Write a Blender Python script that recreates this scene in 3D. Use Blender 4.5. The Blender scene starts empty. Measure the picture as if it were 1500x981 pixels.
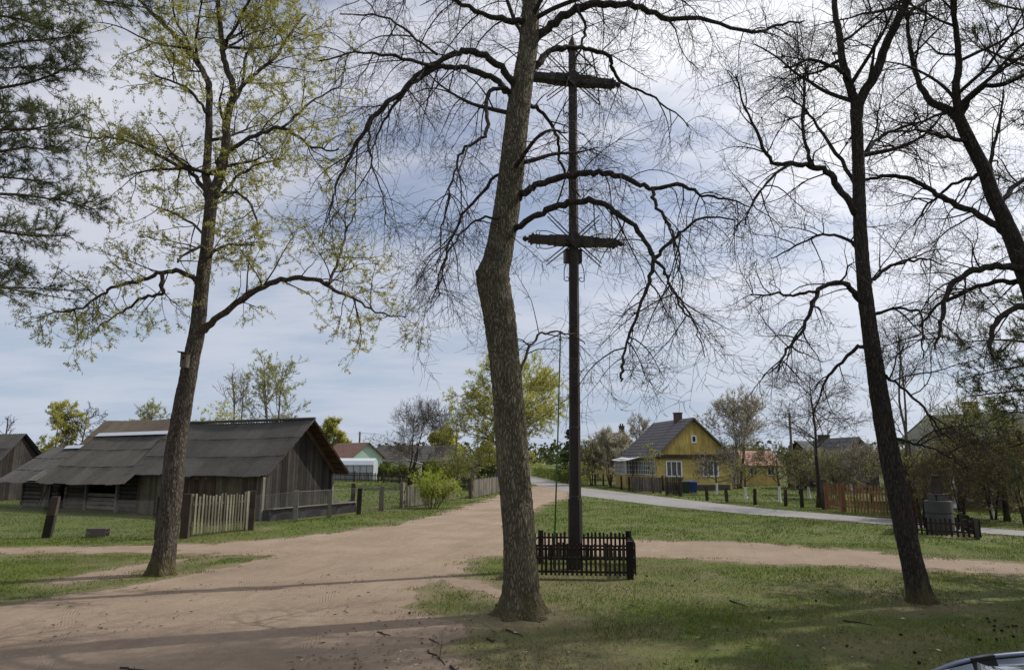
import bpy, math, random
import numpy as np
from mathutils import Vector, Matrix

R = math.radians
random.seed(11)
rnd = random.random
U = random.uniform
C = bpy.context.scene
COL = C.collection

# ------------------------------------------------------------------ camera, sky, sun
EYE = 2.6
PITCH = R(10.18)
F = 1000.0
CXP, CYP = 750.0, 490.5
cam_d = bpy.data.cameras.new("camera")
cam_d.sensor_width = 36
cam_d.lens = 24
cam_d.clip_start = 0.05
cam_d.clip_end = 6000
cam = bpy.data.objects.new("camera", cam_d)
COL.objects.link(cam)
cam.location = (0, 0, EYE)
cam.rotation_euler = (R(90) + PITCH, 0, 0)
C.camera = cam

SUN_EL = R(45.5)
SUN_AZ = R(70.5)          # clockwise from +Y
SUND = Vector((math.sin(SUN_AZ) * math.cos(SUN_EL), math.cos(SUN_AZ) * math.cos(SUN_EL), math.sin(SUN_EL)))
world = bpy.data.worlds.new("World")
C.world = world
world.use_nodes = True
wn = world.node_tree
for n in list(wn.nodes):
    wn.nodes.remove(n)
wo = wn.nodes.new("ShaderNodeOutputWorld")
bg = wn.nodes.new("ShaderNodeBackground")
bg.inputs["Strength"].default_value = 0.12
wn.links.new(bg.outputs[0], wo.inputs[0])
sky = wn.nodes.new("ShaderNodeTexSky")
sky.sky_type = 'NISHITA'
sky.sun_disc = False
sky.sun_elevation = SUN_EL
sky.sun_rotation = SUN_AZ
sky.air_density = 1.0
sky.dust_density = 1.2
sky.ozone_density = 1.5
SKY_GAIN = 0.82
CLOUD = (5.9, 6.0, 6.6)
VEIL = (3.35, 4.15, 5.4)


def wnode(t, **k):
    n = wn.nodes.new(t)
    for a, b in k.items():
        setattr(n, a, b)
    return n


def wmath(op, a, b=None):
    n = wnode("ShaderNodeMath", operation=op)
    for i, v in enumerate((a, b)):
        if v is None:
            continue
        if isinstance(v, (int, float)):
            n.inputs[i].default_value = v
        else:
            wn.links.new(v, n.inputs[i])
    return n.outputs[0]


tc = wnode("ShaderNodeTexCoord")
sep = wnode("ShaderNodeSeparateXYZ")
wn.links.new(tc.outputs["Generated"], sep.inputs[0])
zz = wmath('ADD', wmath('MAXIMUM', sep.outputs[2], 0.0), 0.16)
cmb = wnode("ShaderNodeCombineXYZ")
wn.links.new(wmath('DIVIDE', sep.outputs[0], zz), cmb.inputs[0])
wn.links.new(wmath('DIVIDE', sep.outputs[1], zz), cmb.inputs[1])


def wnoise(rot, scale, loc, detail, rough, dist, sc=1.0):
    mp = wnode("ShaderNodeMapping")
    mp.inputs["Rotation"].default_value = (0, 0, rot)
    mp.inputs["Scale"].default_value = scale
    mp.inputs["Location"].default_value = loc
    wn.links.new(cmb.outputs[0], mp.inputs[0])
    nz = wnode("ShaderNodeTexNoise")
    nz.inputs["Scale"].default_value = sc
    nz.inputs["Detail"].default_value = detail
    nz.inputs["Roughness"].default_value = rough
    nz.inputs["Distortion"].default_value = dist
    wn.links.new(mp.outputs[0], nz.inputs["Vector"])
    return nz.outputs[0]


def wramp(v, lo, hi):
    n = wnode("ShaderNodeMapRange")
    n.interpolation_type = 'SMOOTHSTEP'
    n.inputs[1].default_value = lo
    n.inputs[2].default_value = hi
    wn.links.new(v, n.inputs[0])
    return n.outputs[0]


n1 = wnoise(R(25), (0.7, 1.1, 1), (3.1, 1.7, 0), 7, 0.52, 0.2)
n2 = wnoise(R(35), (1.6, 3.0, 1), (0.4, 5.0, 0), 8, 0.6, 0.3)
cl = wmath('ADD', wmath('MULTIPLY', n1, 0.62), wmath('MULTIPLY', n2, 0.38))
vd = wnode("ShaderNodeVectorMath", operation='DOT_PRODUCT')
wn.links.new(tc.outputs["Generated"], vd.inputs[0])
vd.inputs[1].default_value = SUND
sunprox = wramp(vd.outputs[1] if vd.outputs[1].enabled else vd.outputs["Value"], 0.30, 0.98)
mask = wramp(wmath('ADD', cl, wmath('MULTIPLY', sunprox, 0.09)), 0.36, 0.60)
low = wmath('MULTIPLY', wramp(sep.outputs[2], 0.42, 0.02), 0.92)          # thicker veil low over the land
mask2 = wmath('MULTIPLY', wmath('MINIMUM', wmath('ADD', wmath('MULTIPLY', mask, 0.74), 0.22), 0.96), wmath('SUBTRACT', 1.0, wmath('MULTIPLY', low, 0.55)))
skyg = wnode("ShaderNodeVectorMath", operation='MULTIPLY')
wn.links.new(sky.outputs[0], skyg.inputs[0])
skyg.inputs[1].default_value = (SKY_GAIN * 0.96, SKY_GAIN * 0.98, SKY_GAIN * 1.06)
cmix = wnode("ShaderNodeMixRGB")
cmix.inputs[1].default_value = (*CLOUD, 1)
cmix.inputs[2].default_value = (CLOUD[0] * 1.75, CLOUD[1] * 1.72, CLOUD[2] * 1.6, 1)
wn.links.new(sunprox, cmix.inputs[0])
mx = wnode("ShaderNodeMixRGB")
wn.links.new(mask2, mx.inputs[0])
vm = wnode("ShaderNodeMixRGB")
vm.inputs[2].default_value = (*VEIL, 1)
wn.links.new(low, vm.inputs[0])
wn.links.new(skyg.outputs[0], vm.inputs[1])
wn.links.new(vm.outputs[0], mx.inputs[1])
wn.links.new(cmix.outputs[0], mx.inputs[2])
wn.links.new(mx.outputs[0], bg.inputs[0])

sl = bpy.data.lights.new("sun", 'SUN')
sl.energy = 4.0
sl.angle = R(0.55)
sl.color = (1.0, 0.95, 0.87)
so = bpy.data.objects.new("sun", sl)
COL.objects.link(so)
so.rotation_euler = (-SUND).to_track_quat('-Z', 'Y').to_euler()
so.location = (20, 5, 30)

C.view_settings.view_transform = 'Standard'
C.view_settings.look = 'None'
C.view_settings.exposure = 0.0
C.view_settings.gamma = 1.0
C.view_settings.use_curve_mapping = False
C.cycles.max_bounces = 5
C.cycles.diffuse_bounces = 2
C.cycles.transparent_max_bounces = 8

# ------------------------------------------------------------------ photo pixel -> place
CA, SA = math.cos(PITCH), math.sin(PITCH)


def ray(px, py):
    u = (px - CXP) / F
    v = (CYP - py) / F
    return Vector((u, CA - v * SA, SA + v * CA))


def P(px, py, Y):
    d = ray(px, py)
    t = Y / d.y
    return Vector((d.x * t, Y, EYE + d.z * t))


def G(px, py, z=0.0):
    d = ray(px, py)
    t = (z - EYE) / d.z
    return Vector((d.x * t, d.y * t, z))


def depth(px, py, Y):
    return Y / ray(px, py).y


def V(*a):
    return Vector(a)


# ------------------------------------------------------------------ mesh builder
class MB:
    def __init__(self):
        self.v = []
        self.f = []
        self.c = []

    def face(self, idx, c=0.5):
        self.f.append(idx)
        self.c.append(c)

    def poly(self, pts, c=0.5):
        n = len(self.v)
        self.v.extend([tuple(p) for p in pts])
        self.face(tuple(range(n, n + len(pts))), c)

    def hexa(self, p, c=0.5):
        """p: 8 points, bottom ring 0-3, top ring 4-7"""
        n = len(self.v)
        self.v.extend([tuple(q) for q in p])
        for q in ((3, 2, 1, 0), (4, 5, 6, 7), (0, 1, 5, 4), (1, 2, 6, 5), (2, 3, 7, 6), (3, 0, 4, 7)):
            self.face(tuple(n + i for i in q), c)

    def obox(self, ctr, ex, ey, ez, hx, hy, hz, c=0.5):
        ctr = Vector(ctr)
        a, b, d = Vector(ex) * hx, Vector(ey) * hy, Vector(ez) * hz
        self.hexa([ctr - a - b - d, ctr + a - b - d, ctr + a + b - d, ctr - a + b - d,
                   ctr - a - b + d, ctr + a - b + d, ctr + a + b + d, ctr - a + b + d], c)

    def box(self, x0, x1, y0, y1, z0, z1, c=0.5):
        self.hexa([(x0, y0, z0), (x1, y0, z0), (x1, y1, z0), (x0, y1, z0),
                   (x0, y0, z1), (x1, y0, z1), (x1, y1, z1), (x0, y1, z1)], c)

    def bar(self, a, b, w, t, c=0.5, up=(0, 0, 1)):
        """square bar from a to b"""
        a, b = Vector(a), Vector(b)
        d = (b - a)
        L = d.length
        d.normalize()
        s = d.cross(Vector(up))
        if s.length < 1e-4:
            s = d.cross(Vector((1, 0, 0)))
        s.normalize()
        u = s.cross(d)
        self.obox((a + b) / 2, d, s, u, L / 2, w / 2, t / 2, c)

    def tube(self, pts, rad, sides=6, cap=True, c=0.5):
        n = len(pts)
        v = self.v
        base = len(v)
        px, py, pz = 0.31, 0.53, 0.79
        for i in range(n):
            a = pts[i - 1] if i else pts[0]
            b = pts[i + 1] if i < n - 1 else pts[n - 1]
            tx, ty, tz = b[0] - a[0], b[1] - a[1], b[2] - a[2]
            l = math.sqrt(tx * tx + ty * ty + tz * tz) or 1e-6
            tx /= l; ty /= l; tz /= l
            dd = px * tx + py * ty + pz * tz
            ux, uy, uz = px - dd * tx, py - dd * ty, pz - dd * tz
            l = math.sqrt(ux * ux + uy * uy + uz * uz)
            if l < 0.05:
                ux, uy, uz = (1 - tx * tx, -tx * ty, -tx * tz) if abs(tx) < 0.9 else (-ty * tx, 1 - ty * ty, -ty * tz)
                l = math.sqrt(ux * ux + uy * uy + uz * uz)
            ux /= l; uy /= l; uz /= l
            px, py, pz = ux, uy, uz
            wx, wy, wz = ty * uz - tz * uy, tz * ux - tx * uz, tx * uy - ty * ux
            r = rad[i]
            q = pts[i]
            for k in range(sides):
                ca, sa = COSN[sides][k], SINN[sides][k]
                v.append((q[0] + r * (ux * ca + wx * sa), q[1] + r * (uy * ca + wy * sa), q[2] + r * (uz * ca + wz * sa)))
        f = self.f
        for i in range(n - 1):
            o = base + i * sides
            for k in range(sides):
                k2 = (k + 1) % sides
                f.append((o + k, o + k2, o + sides + k2, o + sides + k))
                self.c.append(c)
        if cap:
            f.append(tuple(base + k for k in range(sides - 1, -1, -1)))
            f.append(tuple(base + (n - 1) * sides + k for k in range(sides)))
            self.c += [c, c]

    def ball(self, ctr, r, seg=10, ring=7, c=0.5, sq=(1, 1, 1)):
        n = len(self.v)
        for i in range(ring + 1):
            th = math.pi * i / ring
            for k in range(seg):
                ph = 2 * math.pi * k / seg
                self.v.append((ctr[0] + r * sq[0] * math.sin(th) * math.cos(ph), ctr[1] + r * sq[1] * math.sin(th) * math.sin(ph), ctr[2] + r * sq[2] * math.cos(th)))
        for i in range(ring):
            for k in range(seg):
                k2 = (k + 1) % seg
                self.face((n + i * seg + k, n + (i + 1) * seg + k, n + (i + 1) * seg + k2, n + i * seg + k2), c)

    def build(self, name, mat, parent=None, smooth=False):
        me = bpy.data.meshes.new(name)
        me.from_pydata(self.v, [], self.f)
        at = me.attributes.new("rnd", 'FLOAT', 'FACE')
        at.data.foreach_set("value", np.array(self.c, dtype=np.float32))
        if smooth:
            me.polygons.foreach_set("use_smooth", [True] * len(me.polygons))
        me.materials.append(mat)
        me.update()
        o = bpy.data.objects.new(name, me)
        COL.objects.link(o)
        if parent:
            o.parent = parent
            if parent.type == 'EMPTY':
                o.matrix_parent_inverse = Matrix.Translation(-Vector(parent.location))
        return o


COSN = {s: [math.cos(2 * math.pi * k / s) for k in range(s)] for s in range(3, 33)}
SINN = {s: [math.sin(2 * math.pi * k / s) for k in range(s)] for s in range(3, 33)}


def tag(o, label=None, cat=None, group=None, kind=None):
    if label:
        o["label"] = label
    if cat:
        o["category"] = cat
    if group:
        o["group"] = group
    if kind:
        o["kind"] = kind
    return o


def thing(name, label, cat, loc, group=None):
    o = bpy.data.objects.new(name, None)
    o.empty_display_size = 0.3
    COL.objects.link(o)
    o.location = loc
    return tag(o, label, cat, group)


# ------------------------------------------------------------------ materials
def mat(name, rough=0.8):
    m = bpy.data.materials.new(name)
    m.use_nodes = True
    nt = m.node_tree
    b = nt.nodes["Principled BSDF"]
    b.inputs["Roughness"].default_value = rough
    b.inputs["Specular IOR Level"].default_value = 0.25
    return m, nt, b


def nd(nt, t, **k):
    n = nt.nodes.new(t)
    for a, b in k.items():
        setattr(n, a, b)
    return n


def coords(nt, scale=(1, 1, 1), rot=(0, 0, 0)):
    t = nd(nt, "ShaderNodeTexCoord")
    mp = nd(nt, "ShaderNodeMapping")
    mp.inputs["Scale"].default_value = scale
    mp.inputs["Rotation"].default_value = rot
    nt.links.new(t.outputs["Object"], mp.inputs[0])
    return mp.outputs[0]


def noise(nt, vec, scale, detail=4, rough=0.55, dist=0.0):
    n = nd(nt, "ShaderNodeTexNoise")
    n.inputs["Scale"].default_value = scale
    n.inputs["Detail"].default_value = detail
    n.inputs["Roughness"].default_value = rough
    n.inputs["Distortion"].default_value = dist
    nt.links.new(vec, n.inputs["Vector"])
    return n.outputs[0]


def ramp(nt, v, stops):
    n = nd(nt, "ShaderNodeValToRGB")
    els = n.color_ramp.elements
    while len(els) > 1:
        els.remove(els[-1])
    els[0].position = stops[0][0]
    els[0].color = (*stops[0][1], 1)
    for p, c in stops[1:]:
        e = els.new(p)
        e.color = (*c, 1)
    nt.links.new(v, n.inputs[0])
    return n.outputs[0]


def mix(nt, f, a, b, mode='MIX'):
    n = nd(nt, "ShaderNodeMixRGB", blend_type=mode)
    for i, v in enumerate((f, a, b)):
        if isinstance(v, (int, float)):
            n.inputs[i].default_value = v if i == 0 else (v, v, v, 1)
        elif isinstance(v, tuple):
            n.inputs[i].default_value = (*v, 1)
        else:
            nt.links.new(v, n.inputs[i])
    return n.outputs[0]


def mrange(nt, v, a, b, c=0.0, d=1.0):
    n = nd(nt, "ShaderNodeMapRange")
    n.interpolation_type = 'SMOOTHSTEP'
    for i, x in enumerate((a, b, c, d)):
        n.inputs[i + 1].default_value = x
    nt.links.new(v, n.inputs[0])
    return n.outputs[0]


def attr(nt, name="rnd"):
    a = nd(nt, "ShaderNodeAttribute", attribute_name=name)
    return a.outputs["Fac"]


def bump(nt, b, h, strength=0.5, dist=0.02):
    n = nd(nt, "ShaderNodeBump")
    n.inputs["Strength"].default_value = strength
    n.inputs["Distance"].default_value = dist
    nt.links.new(h, n.inputs["Height"])
    nt.links.new(n.outputs[0], b.inputs["Normal"])


def setc(nt, b, c):
    if isinstance(c, tuple):
        b.inputs["Base Color"].default_value = (*c, 1)
    else:
        nt.links.new(c, b.inputs["Base Color"])


def m_wood(name, dark, light, scale=6.0, stretch=(1, 1, 0.12), bs=0.5, rough=0.85):
    m, nt, b = mat(name, rough)
    v = coords(nt, stretch)
    g = noise(nt, v, scale * 4, 6, 0.65, 0.4)
    v2 = coords(nt)
    st = noise(nt, v2, 1.3, 4, 0.6)
    f = mix(nt, 0.5, g, attr(nt))
    c = ramp(nt, f, [(0.25, dark), (0.72, light)])
    c = mix(nt, mrange(nt, noise(nt, coords(nt, stretch), scale * 1.2, 5, 0.7), 0.55, 0.72, 0.0, 0.4), c, tuple(min(1, x * 1.5) for x in light))
    c = mix(nt, mrange(nt, st, 0.35, 0.75, 0.0, 0.55), c, tuple(x * 0.55 for x in dark))
    setc(nt, b, c)
    bump(nt, b, g, bs, 0.01)
    return m


def m_bark(name, dark, light, lichen=(0.12, 0.13, 0.08), lf=0.35, fis=7.0, bs=1.0, bd=0.03):
    m, nt, b = mat(name, 0.92)
    v = coords(nt, (1, 1, 0.22))
    vor = nd(nt, "ShaderNodeTexVoronoi", feature='DISTANCE_TO_EDGE')
    vor.inputs["Scale"].default_value = fis * 2.2
    wv = nd(nt, "ShaderNodeVectorMath", operation='ADD')
    nn = nd(nt, "ShaderNodeTexNoise")
    nn.inputs["Scale"].default_value = 9
    nt.links.new(v, nn.inputs["Vector"])
    sc = nd(nt, "ShaderNodeVectorMath", operation='SCALE')
    sc.inputs["Scale"].default_value = 0.16
    nt.links.new(nn.outputs[1], sc.inputs[0])
    nt.links.new(v, wv.inputs[0])
    nt.links.new(sc.outputs[0], wv.inputs[1])
    nt.links.new(wv.outputs[0], vor.inputs["Vector"])
    e = mrange(nt, vor.outputs[0], 0.0, 0.28)
    g = noise(nt, v, 26, 6, 0.7)
    h = mix(nt, 0.45, e, g)
    c = ramp(nt, h, [(0.12, dark), (0.7, light)])
    v3 = coords(nt, (1, 1, 0.6))
    l1 = noise(nt, v3, 2.6, 6, 0.7)
    c = mix(nt, mrange(nt, l1, 0.5, 0.72, 0.0, lf), c, lichen)
    sx = nd(nt, "ShaderNodeSeparateXYZ")
    nt.links.new(coords(nt), sx.inputs[0])
    mo = noise(nt, coords(nt, (1, 1, 0.5)), 5.5, 5, 0.7)
    hz = mrange(nt, sx.outputs[2], 0.9, 0.0, 0.0, 0.42)
    ad = nd(nt, "ShaderNodeMath", operation='ADD')
    nt.links.new(mo, ad.inputs[0]); nt.links.new(hz, ad.inputs[1])
    mosc = ramp(nt, g, [(0.3, (0.055, 0.042, 0.02)), (0.7, (0.12, 0.105, 0.035))])
    c = mix(nt, mrange(nt, ad.outputs[0], 0.68, 0.92, 0.0, 0.75), c, mosc)
    setc(nt, b, c)
    bump(nt, b, h, bs, bd)
    return m


def m_plain(name, col, rough=0.7, var=0.25, scale=8.0, bs=0.15, spec=0.25, metal=0.0):
    m, nt, b = mat(name, rough)
    v = coords(nt)
    g = noise(nt, v, scale, 5, 0.65)
    c = mix(nt, g, tuple(x * (1 - var) for x in col), tuple(min(1, x * (1 + var)) for x in col))
    setc(nt, b, c)
    b.inputs["Specular IOR Level"].default_value = spec
    b.inputs["Metallic"].default_value = metal
    if bs:
        bump(nt, b, g, bs, 0.01)
    return m


def m_leaf(name, a, bcol, trans=0.45, tcol=None):
    m = bpy.data.materials.new(name)
    m.use_nodes = True
    nt = m.node_tree
    for n in list(nt.nodes):
        nt.nodes.remove(n)
    out = nd(nt, "ShaderNodeOutputMaterial")
    d = nd(nt, "ShaderNodeBsdfDiffuse")
    t = nd(nt, "ShaderNodeBsdfTranslucent")
    ms = nd(nt, "ShaderNodeMixShader")
    ms.inputs[0].default_value = trans
    c = ramp(nt, attr(nt), [(0.0, a), (1.0, bcol)])
    nt.links.new(c, d.inputs[0])
    c2 = mix(nt, 1.0, c, tcol or (1.25, 1.3, 0.75), 'MULTIPLY')
    nt.links.new(c2, t.inputs[0])
    nt.links.new(d.outputs[0], ms.inputs[1])
    nt.links.new(t.outputs[0], ms.inputs[2])
    nt.links.new(ms.outputs[0], out.inputs[0])
    return m


def m_roof(name, dark, light, lichen=(0.3, 0.3, 0.28), lf=0.3, rough=0.9):
    m, nt, b = mat(name, rough)
    v = coords(nt)
    g = noise(nt, v, 2.2, 6, 0.7)
    s = noise(nt, v, 14, 5, 0.7)
    f = mix(nt, 0.16, mix(nt, 0.5, g, s), attr(nt))
    c = ramp(nt, f, [(0.3, dark), (0.68, light)])
    c = mix(nt, mrange(nt, noise(nt, v, 17, 4, 0.65), 0.61, 0.70, 0.0, lf), c, lichen)
    c = mix(nt, mrange(nt, noise(nt, v, 1.1, 5, 0.65), 0.5, 0.75, 0.0, 0.6), c, tuple(x * 0.6 for x in dark))
    setc(nt, b, c)
    bump(nt, b, s, 0.25, 0.01)
    return m


M = {}
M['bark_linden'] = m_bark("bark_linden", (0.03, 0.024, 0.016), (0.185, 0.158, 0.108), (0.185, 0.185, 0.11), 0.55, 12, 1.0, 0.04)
M['bark_maple'] = m_bark("bark_maple", (0.02, 0.016, 0.012), (0.115, 0.094, 0.075), (0.15, 0.14, 0.11), 0.4, 12, 1.0, 0.03)
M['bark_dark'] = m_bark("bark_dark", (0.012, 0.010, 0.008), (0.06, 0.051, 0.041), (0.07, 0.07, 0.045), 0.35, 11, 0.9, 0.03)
M['bark_pine'] = m_bark("bark_pine", (0.03, 0.02, 0.014), (0.13, 0.08, 0.05), (0.1, 0.09, 0.07), 0.25, 5, 1.0, 0.03)
M['bark_grey'] = m_bark("bark_grey", (0.03, 0.026, 0.02), (0.12, 0.105, 0.085), (0.12, 0.12, 0.07), 0.3, 6, 0.6, 0.02)
M['whitewash'] = m_plain("whitewash", (0.62, 0.61, 0.57), 0.9, 0.25, 12)
M['twig_dark'] = m_plain("twig_dark", (0.035, 0.028, 0.022), 0.85, 0.35, 6, 0)
M['twig_brown'] = m_plain("twig_brown", (0.10, 0.082, 0.062), 0.85, 0.35, 4, 0)
M['twig_grey'] = m_plain("twig_grey", (0.19, 0.165, 0.135), 0.85, 0.3, 3, 0)
M['twig_rust'] = m_plain("twig_rust", (0.15, 0.105, 0.07), 0.85, 0.35, 3, 0)
M['leaf_maple'] = m_leaf("leaf_maple", (0.23, 0.22, 0.075), (0.47, 0.435, 0.175), 0.55)
M['leaf_yellow'] = m_leaf("leaf_yellow", (0.26, 0.255, 0.08), (0.52, 0.49, 0.18), 0.55)
M['leaf_fresh'] = m_leaf("leaf_fresh", (0.20, 0.24, 0.045), (0.42, 0.45, 0.11), 0.5)
M['leaf_soft'] = m_leaf("leaf_soft", (0.19, 0.195, 0.085), (0.38, 0.38, 0.17), 0.55)
M['blossom'] = m_leaf("blossom", (0.30, 0.28, 0.20), (0.60, 0.57, 0.47), 0.4, (1, 1, .95))
M['bud_pink'] = m_leaf("bud_pink", (0.27, 0.235, 0.16), (0.48, 0.43, 0.31), 0.45, (1, 1, .95))
M['hedge'] = m_leaf("hedge", (0.06, 0.085, 0.025), (0.17, 0.20, 0.06), 0.4)
M['needle'] = m_leaf("needle", (0.055, 0.072, 0.04), (0.15, 0.165, 0.085), 0.4)
M['needle_dark'] = m_leaf("needle_dark", (0.022, 0.036, 0.018), (0.06, 0.08, 0.036), 0.25)
M['forest'] = m_leaf("forest", (0.04, 0.05, 0.026), (0.11, 0.12, 0.06), 0.25)

M['plank_dark'] = m_wood("plank_dark", (0.014, 0.012, 0.010), (0.06, 0.052, 0.045))
M['plank_brown'] = m_wood("plank_brown", (0.045, 0.036, 0.024), (0.135, 0.108, 0.074))
M['log'] = m_wood("log", (0.03, 0.025, 0.02), (0.13, 0.11, 0.085), 5, (0.2, 0.2, 1))
M['board_rust'] = m_wood("board_rust", (0.035, 0.022, 0.016), (0.11, 0.068, 0.046))
M['grey_wood'] = m_wood("grey_wood", (0.06, 0.053, 0.043), (0.20, 0.18, 0.15))
M['gate_wood'] = m_wood("gate_wood", (0.085, 0.076, 0.052), (0.25, 0.228, 0.165))
M['post_dark'] = m_wood("post_dark", (0.022, 0.016, 0.013), (0.085, 0.062, 0.05))
M['post_grey'] = m_wood("post_grey", (0.07, 0.063, 0.052), (0.22, 0.20, 0.165))
M['orange_wood'] = m_wood("orange_wood", (0.15, 0.07, 0.036), (0.34, 0.175, 0.085))
M['cross_wood'] = m_wood("cross_wood", (0.010, 0.008, 0.006), (0.045, 0.034, 0.027), 5, (1, 1, 0.1), 0.5, 0.55)
M['fence_black'] = m_wood("fence_black", (0.010, 0.008, 0.006), (0.05, 0.036, 0.026), 6)
M['board_side'] = m_wood("board_side", (0.06, 0.05, 0.04), (0.22, 0.2, 0.17), 6, (.2, .2, 1))
M['iron'] = m_plain("iron", (0.02, 0.018, 0.017), 0.5, 0.3, 20, 0.1, 0.5)
M['roof_slate'] = m_roof("roof_slate", (0.036, 0.035, 0.033), (0.095, 0.092, 0.086), (0.2, 0.2, 0.18), 0.4)
M['roof_slate_old'] = m_roof("roof_slate_old", (0.036, 0.034, 0.030), (0.092, 0.087, 0.078), (0.17, 0.17, 0.14), 0.4)
M['roof_house'] = m_roof("roof_house", (0.075, 0.072, 0.078), (0.135, 0.13, 0.14), (0.14, 0.14, 0.14), 0.2)
M['roof_red'] = m_roof("roof_red", (0.34, 0.185, 0.155), (0.46, 0.275, 0.235), (0.3, 0.25, 0.22), 0.2)
M['roof_rust'] = m_roof("roof_rust", (0.13, 0.07, 0.055), (0.24, 0.14, 0.11), (0.16, 0.12, 0.1), 0.4)
M['roof_brown'] = m_roof("roof_brown", (0.075, 0.06, 0.045), (0.16, 0.13, 0.10), (0.2, 0.19, 0.15), 0.3)
M['roof_dark'] = m_roof("roof_dark", (0.05, 0.05, 0.053), (0.12, 0.12, 0.125), (0.13, 0.13, 0.13), 0.3)
M['roof_green'] = m_roof("roof_green", (0.03, 0.036, 0.028), (0.068, 0.075, 0.057), (0.1, 0.1, 0.085), 0.3)
M['ridge_metal'] = m_plain("ridge_metal", (0.55, 0.58, 0.62), 0.4, 0.12, 6, 0.1, 0.5, 0.5)
M['yellow_board'] = m_wood("yellow_board", (0.42, 0.30, 0.085), (0.60, 0.455, 0.15), 3, (1, 1, 0.15), 0.2)
M['yellow_plain'] = m_wood("yellow_plain", (0.45, 0.335, 0.11), (0.61, 0.475, 0.18), 3, (.3, .3, 1), 0.2)
M['white_paint'] = m_plain("white_paint", (0.72, 0.72, 0.70), 0.55, 0.08, 9, 0.05)
M['green_wall'] = m_plain("green_wall", (0.33, 0.45, 0.36), 0.7, 0.12, 3)
M['pale_wall'] = m_plain("pale_wall", (0.42, 0.37, 0.30), 0.8, 0.15, 3)
M['brick'] = m_plain("brick", (0.085, 0.062, 0.055), 0.9, 0.4, 14, 0.4)
M['concrete'] = m_plain("concrete", (0.075, 0.073, 0.068), 0.9, 0.4, 5, 0.5)
M['film'] = m_plain("film", (0.40, 0.435, 0.47), 0.35, 0.12, 2, 0.3, 0.5)
M['tarp'] = m_plain("tarp", (0.008, 0.008, 0.009), 0.6, 0.5, 7, 0.9, 0.12)
M['bin_green'] = m_plain("bin_green", (0.022, 0.035, 0.022), 0.5, 0.15, 5, 0, 0.4)
M['bin_blue'] = m_plain("bin_blue", (0.02, 0.045, 0.19), 0.45, 0.1, 5, 0, 0.4)
M['green_pole'] = m_plain("green_pole", (0.05, 0.13, 0.03), 0.5, 0.2, 5, 0, 0.4)
M['wire'] = m_plain("wire", (0.13, 0.125, 0.12), 0.5, 0.2, 5, 0, 0.4, 0.4)
M['rubber'] = m_plain("rubber", (0.015, 0.015, 0.015), 0.9, 0.2, 30)
M['rim'] = m_plain("rim", (0.5, 0.5, 0.52), 0.3, 0.05, 5, 0, 0.5, 0.9)
M['dark_void'] = m_plain("dark_void", (0.012, 0.011, 0.010), 0.95, 0.2, 5, 0)
M['rail_silver'] = m_plain("rail_silver", (0.11, 0.13, 0.18), 0.35, 0.04, 5, 0, 0.6, 0.85)
mm, nt_, b_ = mat("glass_window", 0.06)
setc(nt_, b_, (0.03, 0.034, 0.04)); b_.inputs["Specular IOR Level"].default_value = 0.6
M['glass'] = mm
mm, nt_, b_ = mat("glass_curtain", 0.1)
g_ = noise(nt_, coords(nt_, (6, 6, 0.5)), 5, 2)
setc(nt_, b_, ramp(nt_, g_, [(0.3, (0.04, 0.04, 0.04)), (0.7, (0.2, 0.2, 0.19))])); b_.inputs["Specular IOR Level"].default_value = 0.6
M['glass_curtain'] = mm
mm, nt_, b_ = mat("car_paint", 0.12)
setc(nt_, b_, (0.02, 0.025, 0.04)); b_.inputs["Metallic"].default_value = 0.3
b_.inputs["Coat Weight"].default_value = 1.0; b_.inputs["Coat Roughness"].default_value = 0.04
M['car_paint'] = mm
mm, nt_, b_ = mat("car_glass", 0.03)
setc(nt_, b_, (0.012, 0.014, 0.016)); b_.inputs["Specular IOR Level"].default_value = 0.9
b_.inputs["Coat Weight"].default_value = 1.0
M['car_glass'] = mm
mm, nt_, b_ = mat("headlight_glass", 0.05)
setc(nt_, b_, (0.6, 0.62, 0.65)); M['lamp_glass'] = mm

# ------------------------------------------------------------------ ground, sand, asphalt
_rs = np.random.RandomState(5)
_lat = _rs.rand(256, 256)


def vnoise(x, y):
    xi = np.floor(x).astype(int); yi = np.floor(y).astype(int)
    fx = x - xi; fy = y - yi
    fx = fx * fx * (3 - 2 * fx); fy = fy * fy * (3 - 2 * fy)
    a = _lat[xi & 255, yi & 255]; b = _lat[(xi + 1) & 255, yi & 255]
    c = _lat[xi & 255, (yi + 1) & 255]; d = _lat[(xi + 1) & 255, (yi + 1) & 255]
    return (a * (1 - fx) + b * fx) * (1 - fy) + (c * (1 - fx) + d * fx) * fy


def fbm(x, y, o=4):
    s = 0; a = 0.5; t = 0
    for i in range(o):
        s = s + a * vnoise(x * 2 ** i + 17 * i, y * 2 ** i + 5 * i); t += a; a *= 0.55
    return s / t - 0.5


def sdist(poly, x, y):
    """signed distance, positive inside"""
    inside = np.zeros(x.shape, bool)
    dmin = np.full(x.shape, 1e9)
    n = len(poly)
    for i in range(n):
        x0, y0 = poly[i]; x1, y1 = poly[(i + 1) % n]
        dx, dy = x1 - x0, y1 - y0
        L2 = dx * dx + dy * dy + 1e-12
        t = np.clip(((x - x0) * dx + (y - y0) * dy) / L2, 0, 1)
        dmin = np.minimum(dmin, (x - x0 - t * dx) ** 2 + (y - y0 - t * dy) ** 2)
        cond = ((y0 > y) != (y1 > y))
        with np.errstate(divide='ignore', invalid='ignore'):
            xx = (x1 - x0) * (y - y0) / (y1 - y0 + 1e-12) + x0
        inside ^= cond & (x < xx)
    d = np.sqrt(dmin)
    return np.where(inside, d, -d)


def gp(l):
    return [(G(a, b).x, G(a, b).y) for a, b in l]


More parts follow.
